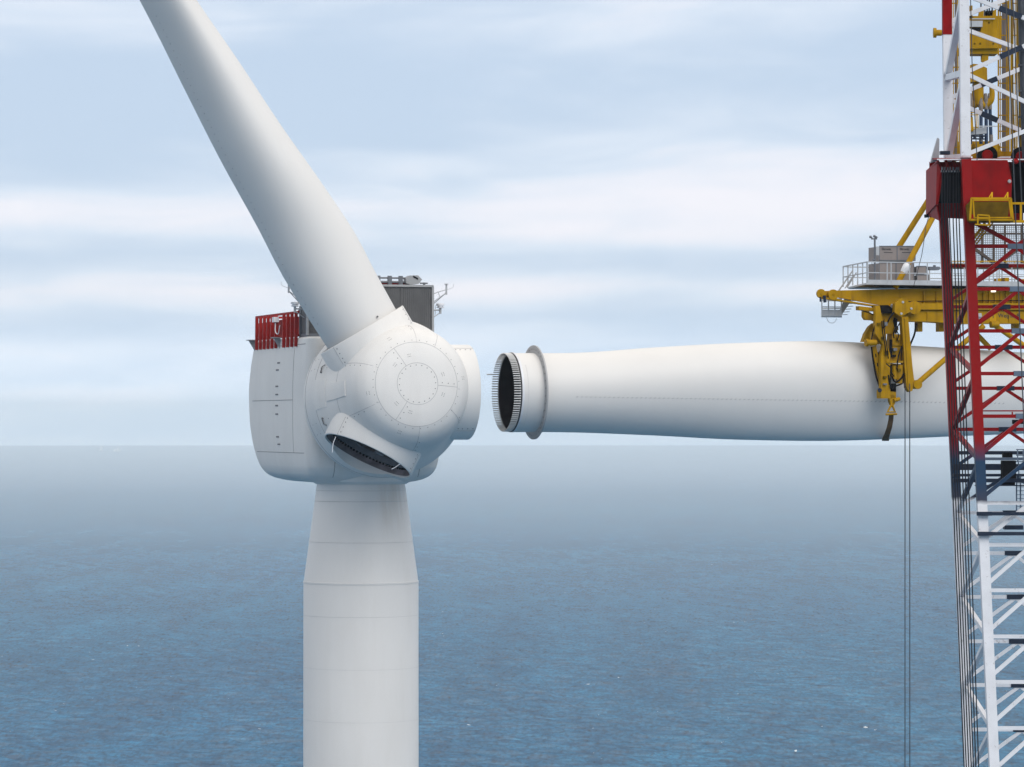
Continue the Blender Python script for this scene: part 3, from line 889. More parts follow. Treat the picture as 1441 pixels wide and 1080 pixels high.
g = MB()
g.lathe([(6.42, 2.215), (6.42, 2.11), (6.54, 2.11), (6.54, 2.195), (6.48, 2.215)], RC - V((0, 0, 0)), e_h, 96, ring=True)
ring_ = g.build('root_ring', M['ring'], loose)
g = MB(); g.lathe([(6.50, 2.18), (6.50, 2.236), (6.62, 2.236), (6.62, 2.18)], RC, e_h, 96, ring=True); g.build('root_band', M['white'], loose)
for k in range(96):
    t_ = 2 * math.pi * (k + .5) / 96
    rr = 2.165
    c0 = RC + (a_h * math.cos(t_) + UP * math.sin(t_)) * rr
    ln = 6.04
    far = math.cos(t_) < 0
    if k == 40: ln = 5.68
    q = MB(); q.tube([c0 + e_h * 6.44, c0 + e_h * ln], .034, 8); q.tube([c0 + e_h * 6.435, c0 + e_h * 6.36], .05, 6)
    q.build('stud', M['stud'], loose)
g = MB(); g.lathe([(7.79, 2.19), (7.79, 2.63), (7.87, 2.63), (7.87, 2.19)], RC, e_h, 96, ring=True)
collar = g.build('collar', M['cooler_edge'], loose); collar.data.materials[0] = M['collar']
g = MB()
for k in range(36):
    t_ = 2 * math.pi * (k + .5) / 36
    pv_ = a_h * math.cos(t_) + UP * math.sin(t_)
    g.disc(RC + pv_ * 2.42 + e_h * 7.77, e_h, .035, .025, 8)
g.build_each('collar_bolt', M['bolt'], collar)
g = MB()
for k in range(40):
    t_ = R(-75 + k * 3.0); pv_ = a_h * math.cos(t_) + UP * math.sin(t_)
    g.disc(RC + e_h * 6.86 + pv_ * 2.185, pv_, .014, .035, 6)
g.build_each('root_mark', M['seam_pale'], loose)
g = MB()
for k in range(98):
    s = 9.6 + k * .27
    hi, lo, dp = interp(BR, s); mid, half = (lo + hi) / 2, (hi - lo) / 2
    zz_ = -.28 - .012 * (s - 9.6)
    sn = (zz_ - mid) / half; air = max(0, min(1, (s - 9) / 16))
    f_ = dp * math.sqrt(max(0, 1 - sn * sn)) * (1 + .18 * air * sn)
    g.prism([QP(s, f_ - .01, zz_ - .035), QP(s + .11, f_ - .01, zz_ + .03), QP(s + .11, f_ + .035, zz_ + .03)], V((.008, .002, .03)))
g.build_each('vortex_tab', M['tab'], loose, smooth=False)

# ------------------------------------------------------------------ lifting yoke
x0, y0 = RC.x, RC.y
def Q(px, py, f):
    k = (px - CX) / F
    d_ = (k * (y0 + a_h.y * f) - x0 - a_h.x * f) / (e_h.x - k * e_h.y)
    q = V((x0, y0, 0)) + e_h * d_ + a_h * f
    q.z = H + (EY - py) * q.y / F
    return q
yoke = empty('lifting_yoke', Q(1385, 405, 0), 'yellow blade lifting yoke with white railed platform, clamped on the level blade', 'lifting yoke')
def plate(mb_, poly, f1, th): return mb_.prism([Q(x, y, f1) for x, y in poly], a_h * -th)
def ybar(mb_, p, q, w, h=None): return mb_.bar(p, q, w, h or w)
Yb = M['yellow']
# main girders
g = MB()
gird = [(1155, 410), (1180, 409), (1285, 406.5), (1610, 406.5), (1610, 428), (1500, 436), (1285, 437), (1262, 434), (1180, 419), (1157, 419)]
plate(g, gird, 1.9, .25); plate(g, gird, -1.65, .25)
plate(g, [(1200, 409.5), (1600, 408), (1600, 411), (1200, 412)], 1.62, 3.2)
girder = g.build('main_girder', Yb, yoke, smooth=False)
g = MB()
for px in list(range(1384, 1441, 8)) + [1300, 1318]:
    plate(g, [(px, 410), (px + 1.2, 410), (px + 1.2, 427), (px, 427)], 2.02, .12)
g.build_each('stiffener', Yb, girder, smooth=False)
g = MB(); plate(g, [(1160, 418.5), (1262, 434), (1285, 437), (1500, 436), (1500, 438), (1285, 439), (1262, 436), (1160, 420.5)], 2.1, .55); g.build('lower_flange', Yb, girder, smooth=False)
for px, py, r in ((1156, 413.5, .26), (1173, 415, .30)):
    g = MB(); g.lathe([(0, r), (.16, r)], Q(px, py, 2.15), -a_h, 24, True, True); g.tube([Q(px, py, 2.19), Q(px, py, 2.1)], .07, 10)
    g.build('pulley', Yb, yoke)
# lower beam that carries the clamps
g = MB(); plate(g, [(1283, 427), (1560, 427), (1560, 436), (1283, 436)], 2.35, .4); g.tube([Q(1262, 437.5, .6), Q(1560, 431, .6)], .22, 14); g.build('upper_tube', Yb, yoke)
g = MB(); plate(g, [(1246, 441), (1265, 438.5), (1540, 438.5), (1540, 455), (1350, 456), (1310, 453), (1246, 452)], 2.2, 1.3)
lower = g.build('clamp_beam', Yb, yoke, smooth=False)
ms = H  # text baseline below
o_ = Q(1404.5, 447.0, 2.21)
text_mesh('lettering', 'Weight: 8', o_, e_h, UP, .235, M['lettering'], lower, .012)
text_mesh('lettering', '1', Q(1395.5, 448, 2.21), e_h, UP, .26, M['lettering'], lower, .012)
g = MB(); plate(g, [(1393, 439.5), (1402, 439.5), (1402, 454.5), (1393, 454.5)], 2.206, .02); g.build('sign_patch', M['yellow2'], lower, smooth=False)
for px in (1295, 1325, 1431):
    g = MB(); plate(g, [(px - 3.2, 453.5), (px + 3.2, 453.5), (px + 3.2, 467), (px - 3.2, 467)], 1.6, .5); g.tube([Q(px, 461, 1.64), Q(px, 461, 1.55)], .05, 8)
    g.build('hanger_lug', Yb, yoke, smooth=False)
# hexagonal pivot plate and disc
g = MB(); plate(g, [(1259.5, 427), (1269, 420), (1275, 421), (1285, 432), (1283, 438), (1268, 446), (1259, 440)], 3.0, .35)
piv = g.build('pivot_plate', Yb, yoke, smooth=False)
for px, py in ((1270.6, 425.5), (1284 - 1.6, 434.6), (1268.3, 441.7)):
    g = MB(); g.lathe([(0, .075), (.05, .06)], Q(px, py, 3.0), a_h, 12, True, True); g.build('pivot_bolt', M['pale'], piv)
g = MB(); g.lathe([(0, .38), (.3, .38)], Q(1284.5, 433.5, 2.3), a_h, 28, True, True); g.build('pivot_disc', Yb, yoke)
g = MB(); g.tube([Q(1254, 431.5, 2.4), Q(1261, 431.5, 2.4)], .14, 12); g.tube([Q(1254, 436.5, 2.4), Q(1261, 436.5, 2.4)], .11, 12); g.build_each('hydraulic_fitting', M['pale'], yoke)
# clamp
g = MB(); plate(g, [(1209, 431), (1232, 433.5), (1232, 438.5), (1209, 436.5)], 2.3, .5); plate(g, [(1216, 438), (1222, 438), (1230, 443.5), (1231, 451), (1219, 450.5), (1216, 446)], 2.2, .4)
plate(g, [(1231, 441.5), (1262, 444), (1262, 450), (1231, 452)], 2.3, .5)
g.build_each('clamp_head', Yb, yoke, smooth=False)
g = MB(); plate(g, [(1232, 431), (1238, 430), (1244, 462), (1247, 480), (1253, 500), (1252, 548), (1240, 550), (1240, 500), (1243, 486), (1232, 470)], 2.9, .35)
plate(g, [(1228, 468), (1247, 465), (1247, 482), (1228, 487)], 2.55, .4)
g.build_each('clamp_arm', Yb, yoke, smooth=False)
g = MB(); plate(g, [(1233, 430), (1250, 429.5), (1258, 436), (1258, 441), (1240, 440)], 2.6, .8); g.build('hose_bundle', M['black'], yoke, smooth=False)
g = MB(); plate(g, [(1230, 455), (1224, 460), (1218, 470), (1214, 481.5), (1228, 481.5), (1232, 470)], 1.4, .4); g.build('clamp_claw', Yb, yoke, smooth=False)
g = MB(); g.tube([Q(1219, 482.5, 2.75), Q(1233, 482.5, 2.75)], .17, 14); g.tube([Q(1218, 482.5, 2.75), Q(1221, 482.5, 2.75)], .22, 14); g.build('clamp_cylinder', Yb, yoke)
g = MB()
lev = [(1227.5, 488), (1230, 505), (1235, 528), (1240, 546)]
plate(g, lev + [(1243, 543), (1240, 520), (1236, 500), (1233, 487)], 2.5, .15)
lever = g.build('lever', Yb, yoke, smooth=False)
g = MB()
for x, y in ((1231.5, 498), (1234, 511), (1236.5, 523)):
    plate(g, [(x, y), (x + 1.4, y), (x + 2, y + 5), (x + .6, y + 5)], 2.52, .03)
g.build_each('slot', M['black'], lever, smooth=False)
g = MB(); g.tube(curve_pts([Q(1226.5, 488, 2.45), Q(1228.5, 505, 2.45), Q(1233, 530, 2.45), Q(1240, 550, 2.45)], 6), .05, 6); g.build('hose', M['black'], yoke)
g = MB(); plate(g, [(1256, 470), (1271, 471), (1270, 509), (1253, 509)], 2.6, .8); plate(g, [(1255, 484), (1271.5, 484), (1271.5, 486.5), (1255, 486.5)], 2.68, .1); plate(g, [(1247, 508), (1271, 508), (1271, 511), (1247, 511)], 2.95, .4)
g.build_each('winch_housing', Yb, yoke, smooth=False)
g = MB(); plate(g, [(1245, 449), (1256, 449), (1260, 470), (1246, 470)], 2.4, .7); g.build('winch_bracket', Yb, yoke, smooth=False)
g = MB(); plate(g, [(1253, 478), (1256, 478), (1255.5, 503), (1252.6, 503)], 2.72, .15); plate(g, [(1251.5, 514), (1254.5, 514), (1253.5, 540), (1250.5, 540)], 2.7, .3); plate(g, [(1259, 447), (1263, 449), (1262, 470), (1258, 466)], 2.42, .2); plate(g, [(1236, 497), (1243, 493), (1243, 500), (1238, 508)], 2.3, .3); g.build_each('gap_cover', M['black'], yoke, smooth=False)
g = MB(); plate(g, [(1255, 512), (1271, 513), (1270, 530), (1264, 532), (1257, 528)], 2.5, .6); g.tube([Q(1259, 515, 2.7), Q(1259, 534, 2.7)], .18, 14); g.tube([Q(1266, 514, 2.75), Q(1265, 540, 2.75)], .2, 14); g.build_each('hydraulic_motor', Yb, yoke)
g = MB(); g.tube(curve_pts([Q(1255, 530, 2.9), Q(1260, 538, 3.0), Q(1268, 533, 3.0), Q(1272, 526, 2.9)], 5), .05, 6); g.tube(curve_pts([Q(1250, 528, 2.9), Q(1254, 545, 3.0), Q(1262, 543, 3.0), Q(1270, 540, 2.9)], 5), .045, 6); plate(g, [(1255, 540), (1261, 540), (1261, 556), (1254, 556)], 2.6, .4); plate(g, [(1269, 490), (1273, 490), (1274, 540), (1270, 538)], 2.4, .2); g.build_each('hose_loop', M['black'], yoke)
g = MB(); plate(g, [(1239.5, 549), (1253, 548), (1253, 561), (1239.5, 561)], 2.9, .6); plate(g, [(1253, 551), (1261, 552), (1261, 560), (1253, 561)], 2.75, .3); g.build_each('clamp_foot', Yb, yoke, smooth=False)
g = MB(); g.tube([Q(1238, 549.5, 3.0), Q(1238, 549.5, 2.5)], .12, 10); g.build('pin', M['navy'], yoke)
g = MB(); plate(g, [(1269, 446), (1278, 446), (1281, 480), (1284, 515), (1287, 540), (1284, 550), (1280, 552), (1276, 546), (1273, 515), (1271, 480)], 3.0, .4)
larm = g.build('link_arm', Yb, yoke, smooth=False)
g = MB(); plate(g, [(1273.2, 449), (1274.6, 449), (1279.5, 545), (1278, 545)], 3.05, .05); g.build('rib', Yb, larm, smooth=False)
g = MB(); g.lathe([(0, .07), (.06, .07)], Q(1273.5, 449, 3.0), a_h, 10, True, True); g.lathe([(0, .26), (.5, .26)], Q(1287, 541.5, 2.6), a_h, 20, True, True); g.build('link_pin', Yb, larm)
g = MB(); g.tube([Q(1290.5, 540, 2.8), Q(1294, 537, 2.8)], .1, 10); g.build('rod_end', M['black'], yoke)
g = MB(); g.tube([Q(1293, 538, 2.8), Q(1384, 459, 2.3)], .155, 16); g.build('strut_cylinder', Yb, yoke)
g = MB(); g.tube([Q(1401, 459, 2.3), Q(1446, 490, 2.5)], .15, 14); g.tube([Q(1372, 468, 1.0), Q(1394, 491, 1.0)], .15, 14); g.tube([Q(1394, 457, 2.35), Q(1405, 457, 2.35)], .2, 12); g.build_each('brace', Yb, yoke)
g = MB(); g.tube(curve_pts([Q(1289, 455, 1.5), Q(1287, 470, 1.5), Q(1281.5, 484, 1.9), Q(1279, 492, 2.1)], 6), .055, 6); g.build('cable', M['black'], yoke)
rng = random.Random(3)
for (xa, ya, xb, yb, f, r) in ((1241, 452, 1247, 500, 3.0, .035), (1243, 452, 1250, 505, 3.02, .03), (1262, 452, 1258, 476, 2.9, .04), (1266, 455, 1262, 480, 2.85, .035), (1269, 488, 1262, 520, 2.9, .04), (1247, 512, 1258, 530, 3.05, .035), (1233, 440, 1226, 482, 2.6, .035), (1275, 455, 1268, 512, 2.75, .03), (1212, 437, 1236, 447, 2.5, .03), (1258, 440, 1243, 462, 2.9, .045)):
    g = MB(); g.tube(curve_pts([Q(xa, ya, f), Q(xa * .6 + xb * .4 + rng.uniform(-2.5, 2.5), ya * .65 + yb * .35, f + .12), Q(xa * .3 + xb * .7 + rng.uniform(-2, 2), ya * .3 + yb * .7, f + .1), Q(xb, yb, f)], 6), r, 6); g.build('hose', M['black'], yoke)
for (x, y, w, h, f, m_) in ((1247, 456, 4, 5, 3.05, 'steel'), (1260, 492, 5, 4, 2.8, 'steel'), (1265, 476, 4, 6, 2.78, 'yellow'), (1243, 476, 3.5, 4, 3.05, 'ybrown'), (1249, 497, 3, 6, 3.05, 'ybrown'), (1258, 501, 6, 3, 2.75, 'black'), (1266, 521, 4, 4, 3.0, 'ybrown'), (1246, 531, 4, 3, 3.05, 'ybrown'), (1246, 541, 4.5, 2.5, 3.05, 'steel'), (1262, 463, 5, 4, 2.7, 'ybrown'), (1237, 456, 4, 3, 3.02, 'ybrown'), (1280, 440, 3, 4, 2.7, 'ybrown')):
    g = MB(); plate(g, [(x - w / 2, y - h / 2), (x + w / 2, y - h / 2), (x + w / 2, y + h / 2), (x - w / 2, y + h / 2)], f, .2); g.build('valve_block', M[m_], yoke, smooth=False)
for x in (1305, 1345, 1360, 1420):
    g = MB(); plate(g, [(x, 438.8), (x + 1.2, 438.8), (x + 1.2, 453), (x, 453)], 2.26, .06); g.build('web_stiffener', Yb, lower, smooth=False)
g = MB(); g.tube([Q(1262, 425, 2.02), Q(1310, 424, 2.02), Q(1380, 423.5, 2.02), Q(1500, 423, 2.02)], .03, 6); g.build('cable_run', M['black'], girder)
# shackle link under the clamp foot
g = MB(); plate(g, [(1253, 556), (1260, 556), (1262, 563), (1258, 571), (1254, 570), (1252, 563)], 2.75, .3); g.tube([Q(1258, 564, 2.8), Q(1266, 561.5, 2.8)], .11, 10); g.build('swivel', Yb, yoke)
g = MB(); g.tube([Q(1254.5, 570, 2.75), Q(1249, 580, 2.75), Q(1259.5, 580, 2.75), Q(1255.5, 570, 2.75)], .075, 8); g.tube([Q(1246.5, 583.5, 2.75), Q(1262, 583, 2.75)], .06, 8); g.build('shackle', Yb, yoke)
# platform
DK = 405.0
g = MB()
deck = [(1219, 2.7), (1560, 2.7), (1560, -4.0), (1195, -4.0), (1193, -3.6)]
dz = Q(1385, DK, 0).z
pl = [Q(x, DK, f) for x, f in deck]
for p_ in pl: p_.z = dz
g.prism([p_ - UP * .02 for p_ in pl], UP * .1)
platform = g.build('platform', M['pale'], yoke, smooth=False)
zR = dz + 1.27
def rail_run(pts, posts, kick=True, m_=M['pale']):
    r_ = MB()
    for i in range(len(pts) - 1):
        p, q = pts[i].copy(), pts[i + 1].copy()
        for h, w in ((1.27, .062), (.66, .05)):
            a1, b1_ = p.copy(), q.copy(); a1.z = b1_.z = dz + h
            r_.bar(a1, b1_, w)
        if kick:
            a1, b1_ = p.copy(), q.copy(); a1.z = b1_.z = dz + .16; r_.bar(a1, b1_, .03, .2, xax=(b1_ - a1).cross(UP))
    for p in posts:
        a1 = p.copy(); a1.z = dz + .08; b1_ = p.copy(); b1_.z = zR; r_.bar(a1, b1_, .062)
    return r_.build('railing', m_, yoke, smooth=False)
C1, C2 = Q(1221, DK, 2.65), Q(1186.5, DK, -3.4)
C3 = Q(1196, DK, -3.9)
fpx = [1221, 1248.5, 1254, 1280, 1305, 1331, 1336, 1357, 1376, 1398, 1403, 1424, 1446, 1470, 1495, 1520]
rail_run([C1, Q(1520, DK, 2.65)], [Q(x, DK, 2.65) for x in fpx])
rail_run([C2, C1], [C2 + (C1 - C2) * k for k in (0, .2, .4, .6, .8, .97)], False)
rail_run([C2, C3, Q(1560, DK, -3.95)], [Q(x, DK, -3.95) for x in (1207, 1230, 1256, 1282, 1308, 1340, 1362, 1384, 1406, 1428, 1450, 1480, 1510)], False)
rail_run([Q(1340, DK, .2), Q(1500, DK, .2)], [Q(x, DK, .2) for x in (1340, 1372, 1392, 1410, 1432, 1460)], False)
# stair down to the low basket at the beam's tip
g = MB()
for f in (-2.9, -2.0):
    g.bar(Q(1200, 381, f), Q(1180.5, 409, f), .07); g.bar(Q(1205, 384, f), Q(1192, 405, f), .06); g.bar(Q(1199, 391, f), Q(1189, 406, f), .05)
for f in (-2.9, -2.0):
    g.prism([Q(1199.5, 421, f), Q(1184, 444.5, f), Q(1179, 444.5, f), Q(1188, 421, f)], a_h * -.05)
for k in range(6):
    p_ = Q(1196 - k * 2.6, 424 + k * 3.9, -2.9); g.bar(p_, p_ + a_h * .9, .16, .03)
g.build('stair', M['pale'], yoke, smooth=False)
g = MB()
bz = [Q(1156.5, 445, 1.2), Q(1184, 445, 1.2), Q(1184, 445, -1.2), Q(1156.5, 445, -1.2)]
zb0 = bz[0].z
for p_ in bz: p_.z = zb0
g.prism(bz, UP * .07)
for i in range(4):
    p, q = bz[i], bz[(i + 1) % 4]
    for h in (.52, .96): g.bar(p + UP * h, q + UP * h, .055)
    if i != 1: g.bar(p + UP * .2, q + UP * .2, .03, .34, xax=(q - p).cross(UP))
    for k in (0, .34, .67): g.bar(p + (q - p) * k, p + (q - p) * k + UP * .98, .06)
g.bar(Q(1157, 421, 0), Q(1184, 421, 0), .1, .07)
g.tube(curve_pts([bz[3] + e_h * .28, bz[3] + e_h * .45 - UP * .28, bz[3] + e_h * .75 - UP * .3, bz[3] + e_h * .92 - UP * .06], 5), .014, 5)
g.build('basket', M['pale'], yoke, smooth=False)
g = MB(); g.tube([Q(1160, 416, 2.3), Q(1161, 426, 2.3)], .09, 8); g.tube([Q(1154.5, 418, 2.2), Q(1154.5, 425, 2.2)], .05, 8); g.build_each('limit_switch', M['navy'], yoke)
# weather mast
g = MB(); g.tube([Q(1231, 403, 1.8), Q(1231, 335, 1.8)], .055, 8); g.tube([Q(1226, 336.5, 1.8), Q(1234, 336.5, 1.8)], .04, 6)
for px, py in ((1225, 333.5), (1230.5, 332.5), (1233, 334)): g.lathe([(0, .04), (.06, .09), (.14, .05)], Q(px, py + 2, 1.8), UP, 10, True, True)
g.tube([Q(1224.5, 333, 1.8), Q(1228, 336, 1.8)], .04, 6); g.tube([Q(1228.5, 366, 1.8), Q(1231, 366, 1.8)], .06, 6); g.tube(curve_pts([Q(1228.5, 366, 1.9), Q(1227, 371, 1.9), Q(1230, 376, 1.9)], 4), .015, 5)
wm = g.build('weather_mast', M['steel'], yoke)
g = MB(); g.box(Q(1234, 353.5, 1.75), .2, .2, .5, e_h, a_h, UP); g.build('control_box', M['pale'], wm, smooth=False)
# hoist legs up to the hook
APX = [(1362, 1.2), (1355, -1.2)]
for (bx, by, bf, tx, ty, tf) in ((1260, 405, 2.3, 1367, 204, .7), (1240, 387, -3.0, 1356, 204, -.7), (1512, 405, 2.3, 1398, 204, .7), (1510, 405, -3.0, 1400, 204, -.7)):
    g = MB(); g.tube([Q(bx, by, bf), Q(tx, ty, tf)], .165, 14); leg = g.build('hoist_leg', Yb, yoke)
    if bx == 1260:
        q = MB(); p_, r_ = Q(bx, by, bf), Q(tx, ty, tf); dd = (r_ - p_)
        q.tube([p_ + dd * .10, p_ + dd * .115, p_ + dd * .15, p_ + dd * .16], [.17, .22, .23, .17], 10); q.build('padding', M['white'], leg)
g = MB(); plate(g, [(1352, 199), (1402, 199), (1408, 207), (1404, 214), (1352, 214), (1348, 207)], .9, 1.8); g.build('apex_frame', Yb, yoke, smooth=False)
for px in (1363, 1377.5, 1392):
    g = MB(); plate(g, [(px - 5, 208), (px - 5, 203), (px - 3, 200), (px + 3, 200), (px + 5, 203), (px + 5, 208)], 1.3, .3); g.build('apex_lug', Yb, yoke, smooth=False)
# windscreen panel with its frame and yellow handrail behind the boom
g = MB()
for k in range(47):
    x = 1366 + k * 2.6; g.bar(Q(x, 318, -1.0), Q(x, 374, -1.0), .03)
for k in range(22):
    y = 318 + k * 2.6; g.bar(Q(1366, y, -.96), Q(1486, y, -.96), .03)
scr = g.build('wire_screen', M['mesh'], yoke, smooth=False)
g = MB()
for x in (1366, 1382, 1398, 1414, 1438, 1462, 1486): g.bar(Q(x, 316, -.9), Q(x, 376, -.9), .12)
for y in (317, 329): g.bar(Q(1364, y, -.9), Q(1488, y, -.9), .1)
g.bar(Q(1364, 345, -.8), Q(1412, 380, -.8), .16); g.bar(Q(1412, 366, -.8), Q(1455, 335, -.8), .16)
g.build('screen_frame', M['brownbar'], scr, smooth=False)
g = MB()
for y, w in ((368, .06), (371.5, .05), (374.5, .12)): g.bar(Q(1340, y, .0), Q(1500, y, .0), w)
for k in range(13): g.bar(Q(1344 + 12 * k, 367.5, 0), Q(1344 + 12 * k, 375, 0), .05)
g.build('handrail', M['yellow2'], yoke, smooth=False)
g = MB(); plate(g, [(1340, 375.2), (1500, 375.2), (1500, 377), (1340, 377)], 0.6, 1.6); g.build('upper_walkway', M['ybrown'], yoke, smooth=False)
g = MB(); plate(g, [(1378, 398.5), (1412, 397), (1412, 403), (1378, 402)], 1.0, .5); plate(g, [(1404, 392), (1409, 392), (1409, 398), (1404, 398)], 1.0, .5); plate(g, [(1414, 391), (1420, 391), (1420, 399), (1414, 399)], 1.0, .5); plate(g, [(1437, 393), (1446, 393), (1446, 400), (1437, 400)], 1.0, .5); g.build_each('deck_machinery', Yb, yoke, smooth=False)
g = MB(); plate(g, [(1375, 441), (1381, 441), (1382, 446), (1374.5, 446)], 2.8, .5); plate(g, [(1373.5, 443.5), (1382, 443.5), (1381, 449), (1375, 449)], 2.7, .4); g.build('signal_horn', M['pale'], yoke, smooth=False)
g = MB(); plate(g, [(1308, 375.5), (1322.5, 375.5), (1323.5, 378.5), (1321, 380.5), (1310, 380.5), (1307.5, 378.5)], 2.7, .4); g.tube([Q(1315, 375.5, 2.5), Q(1315, 373.5, 2.5)], .08, 8); g.build('floodlight', M['steel'], yoke, smooth=False)
g = MB(); g.box(Q(1399, 409.0, 2.4), .24, .14, .07, e_h, a_h, UP); lamp = g.build('work_lamp', M['pale'], yoke, smooth=False)
g = MB(); plate(g, [(1396.2, 408.9), (1401.8, 408.9), (1401, 411.0), (1397, 411.0)], 2.5, .2); g.build('lens', M['lamp'], lamp, smooth=False)

# crates on the platform
def crate(px0, px1, y0_, y1_, f, dep, label, text=None):
    o = empty('equipment_crate', Q((px0 + px1) / 2, y1_, f), label, 'crate', 'taupe crates on the yoke platform')
    c = MB(); p0, p1 = Q(px0, y1_, f), Q(px1, y1_, f); hgt = Q(px0, y0_, f).z - p0.z; w = (p1 - p0).length
    c.prism([p0, p1, p1 - a_h * dep, p0 - a_h * dep], UP * hgt)
    c.build('body', M['crate'], o, smooth=False)
    c = MB()
    for q in (p0, p1):
        c.prism([q + a_h * .02 - e_h * .015, q + a_h * .02 + e_h * .015, q - a_h * .03 + e_h * .015, q - a_h * .03 - e_h * .015], UP * hgt)
    c.bar(p0 + UP * (hgt + .02), p1 + UP * (hgt + .02), .05); c.bar(p0 + UP * .03 + a_h * .01, p1 + UP * .03 + a_h * .01, .05)
    c.build('corner_frame', M['steel'], o, smooth=False)
    if text:
        text_mesh('lettering', text, p0 + e_h * w * .13 + UP * (hgt * .76) + a_h * .006, e_h, UP, .13, M['lettering'], o, .02)
        s_ = MB(); s_.box(p0 + e_h * w * .5 + UP * hgt * .60 + a_h * .006, w * .5, .008, .035, e_h, a_h, UP); s_.build('rule_line', M['lettering'], o, smooth=False)
crate(1237.5, 1262.2, 347.3, 367.5, .9, 1.6, 'upper left taupe crate, stacked beside the weather mast, lettered on its front', 'Eltronic')
crate(1262.8, 1288.0, 347.3, 367.5, .9, 1.6, 'upper right lettered taupe crate, crossed by the yellow hoist leg', 'Eltronic')
crate(1237.5, 1260.6, 370.5, 404, .9, 1.6, 'lower left tall taupe crate, plain, behind the railing next to the mast')
crate(1261.4, 1286.0, 370.5, 404, .9, 1.6, 'lower right plain taupe crate, behind the white padding of the hoist leg')
crate(1289.5, 1303.5, 375.5, 386, .6, 1.0, 'small upper case on the deck between the tall crates and the red chord')
crate(1290.5, 1307.0, 387.5, 404, .6, 1.2, 'squat lower case on the deck right of the tall crates')

# strap round the blade
g = MB()
sp_ = [(1254.5, 582, 2.62, 3.4), (1253.5, 592, 2.35, 3.6), (1251.5, 602, 2.0, 3.8), (1248.5, 611, 1.55, 4.0), (1246.0, 617.5, 1.0, 4.6), (1246, 620.4, .3, 5), (1246, 620.6, -.6, 5), (1247, 616, -1.4, 5), (1249, 600, -1.95, 5), (1252, 560, -2.15, 5)]
rows = []
for px, py, f, hw in sp_:
    rows.append([Q(px - hw, py, f), Q(px + hw, py, f), Q(px + hw, py + .2, f + .06), Q(px - hw, py + .2, f + .06)])
g.rings(rows, True, True, True)
tag(g.build('blade_strap', M['strap'], None, smooth=False), 'dark brown webbing strap slung under the level blade from the yellow shackle', 'strap')

# ------------------------------------------------------------------ crane boom
Y0, Z0, MY, MXX = 165.3, 136.4, .0927, -.0346
XL = (1363 - CX) * 165.3 / F
WB = 4.35
DV = V((0, 6.45, -.62))
def bz_of(py):
    k = (EY - py) / F
    return (H + k * (Y0 - MY * Z0)) / (1 - k * MY)
def BP(i, j, z):
    """chord point: i 0 left 1 right, j 0 near 1 rear, z of the near chord"""
    zz_ = min(z, 139.4)
    x = XL + MXX * (zz_ - Z0) + i * WB
    return V((x, Y0 + MY * (z - Z0), z)) + ((DV + V(((-.33 if z < ZKN else 0.0) if i == 0 else .45, 0, 0))) if j else V((0, 0, 0)))
def boom_mid(j, z):
    c_ = (BP(0, 0, z) + BP(1, 0, z)) / 2
    return c_ + DV + V((.10, 0, 0)) if j else c_
ZKN = bz_of(224)
boom = empty('crane_boom', (XL + WB / 2, Y0 + MY * (60 - Z0), 60), 'red, navy and white lattice crane boom rising at the right edge', 'crane boom')
BM = M['boom']
zt_, zbx, zlo = 152.0, bz_of(224), 60.0
for i in (0, 1):
    for j in (0, 1):
        g = MB(); w = .45 if j == 0 else .40
        if j == 1: w = .42
        g.bar(BP(i, j, zlo), BP(i, j, zbx - .03), w, w, V((1, 0, 0))); g.bar(BP(i, j, zbx + .03), BP(i, j, zt_), w, w, V((1, 0, 0)))
        g.build_each('chord', BM, boom, smooth=False)
g = MB(); p_ = BP(0, 1, bz_of(14)); g.box(p_ + UP * 6, .44, .44, 12 - .3); g.build('red_band', M['red'], boom, smooth=False)
levels = [347, 407, 466, 526, 586, 648, 708, 767, 831, 896, 960, 1025, 1090, 1156, 1222]
zl = [bz_of(y) for y in levels]
sleeve_col = lambda z: M['bluegrey'] if z > 127 else M['navy']
BW = .165
for n_, z in enumerate(zl):
    navyzone = levels[n_] == 648
    for j in (0, 1):
        if not navyzone:
            g = MB(); g.bar(BP(0, j, z), BP(1, j, z), BW); g.build('cross_bar', BM, boom, smooth=False)
            c = boom_mid(j, z)
            if j == 1 or z > 123.4:
                g = MB(); g.bar(c - V((.42, 0, 0)), c + V((.42, 0, 0)), .24 if j == 0 else .225); g.build('sleeve', sleeve_col(z) if j == 0 else M['navy'], boom, smooth=False)
        if n_ + 1 < len(zl):
            z2 = zl[n_ + 1]
            c = boom_mid(j, z)
            for i in (0, 1):
                g = MB(); g.bar(c - UP * .05, BP(i, j, z2 + .22), BW if j == 0 else .15); g.build('diagonal', BM, boom, smooth=False)
for n_ in range(0, len(zl) - 2, 2):
    for i in (0, 1):
        g = MB(); g.bar(BP(i, 0, zl[n_ + 1]), BP(i, 1, zl[n_ + 2]), .2); g.bar(BP(i, 1, zl[n_ + 2]), BP(i, 0, zl[min(n_ + 3, len(zl) - 1)]), .2); g.build('side_lacing', BM, boom, smooth=False)
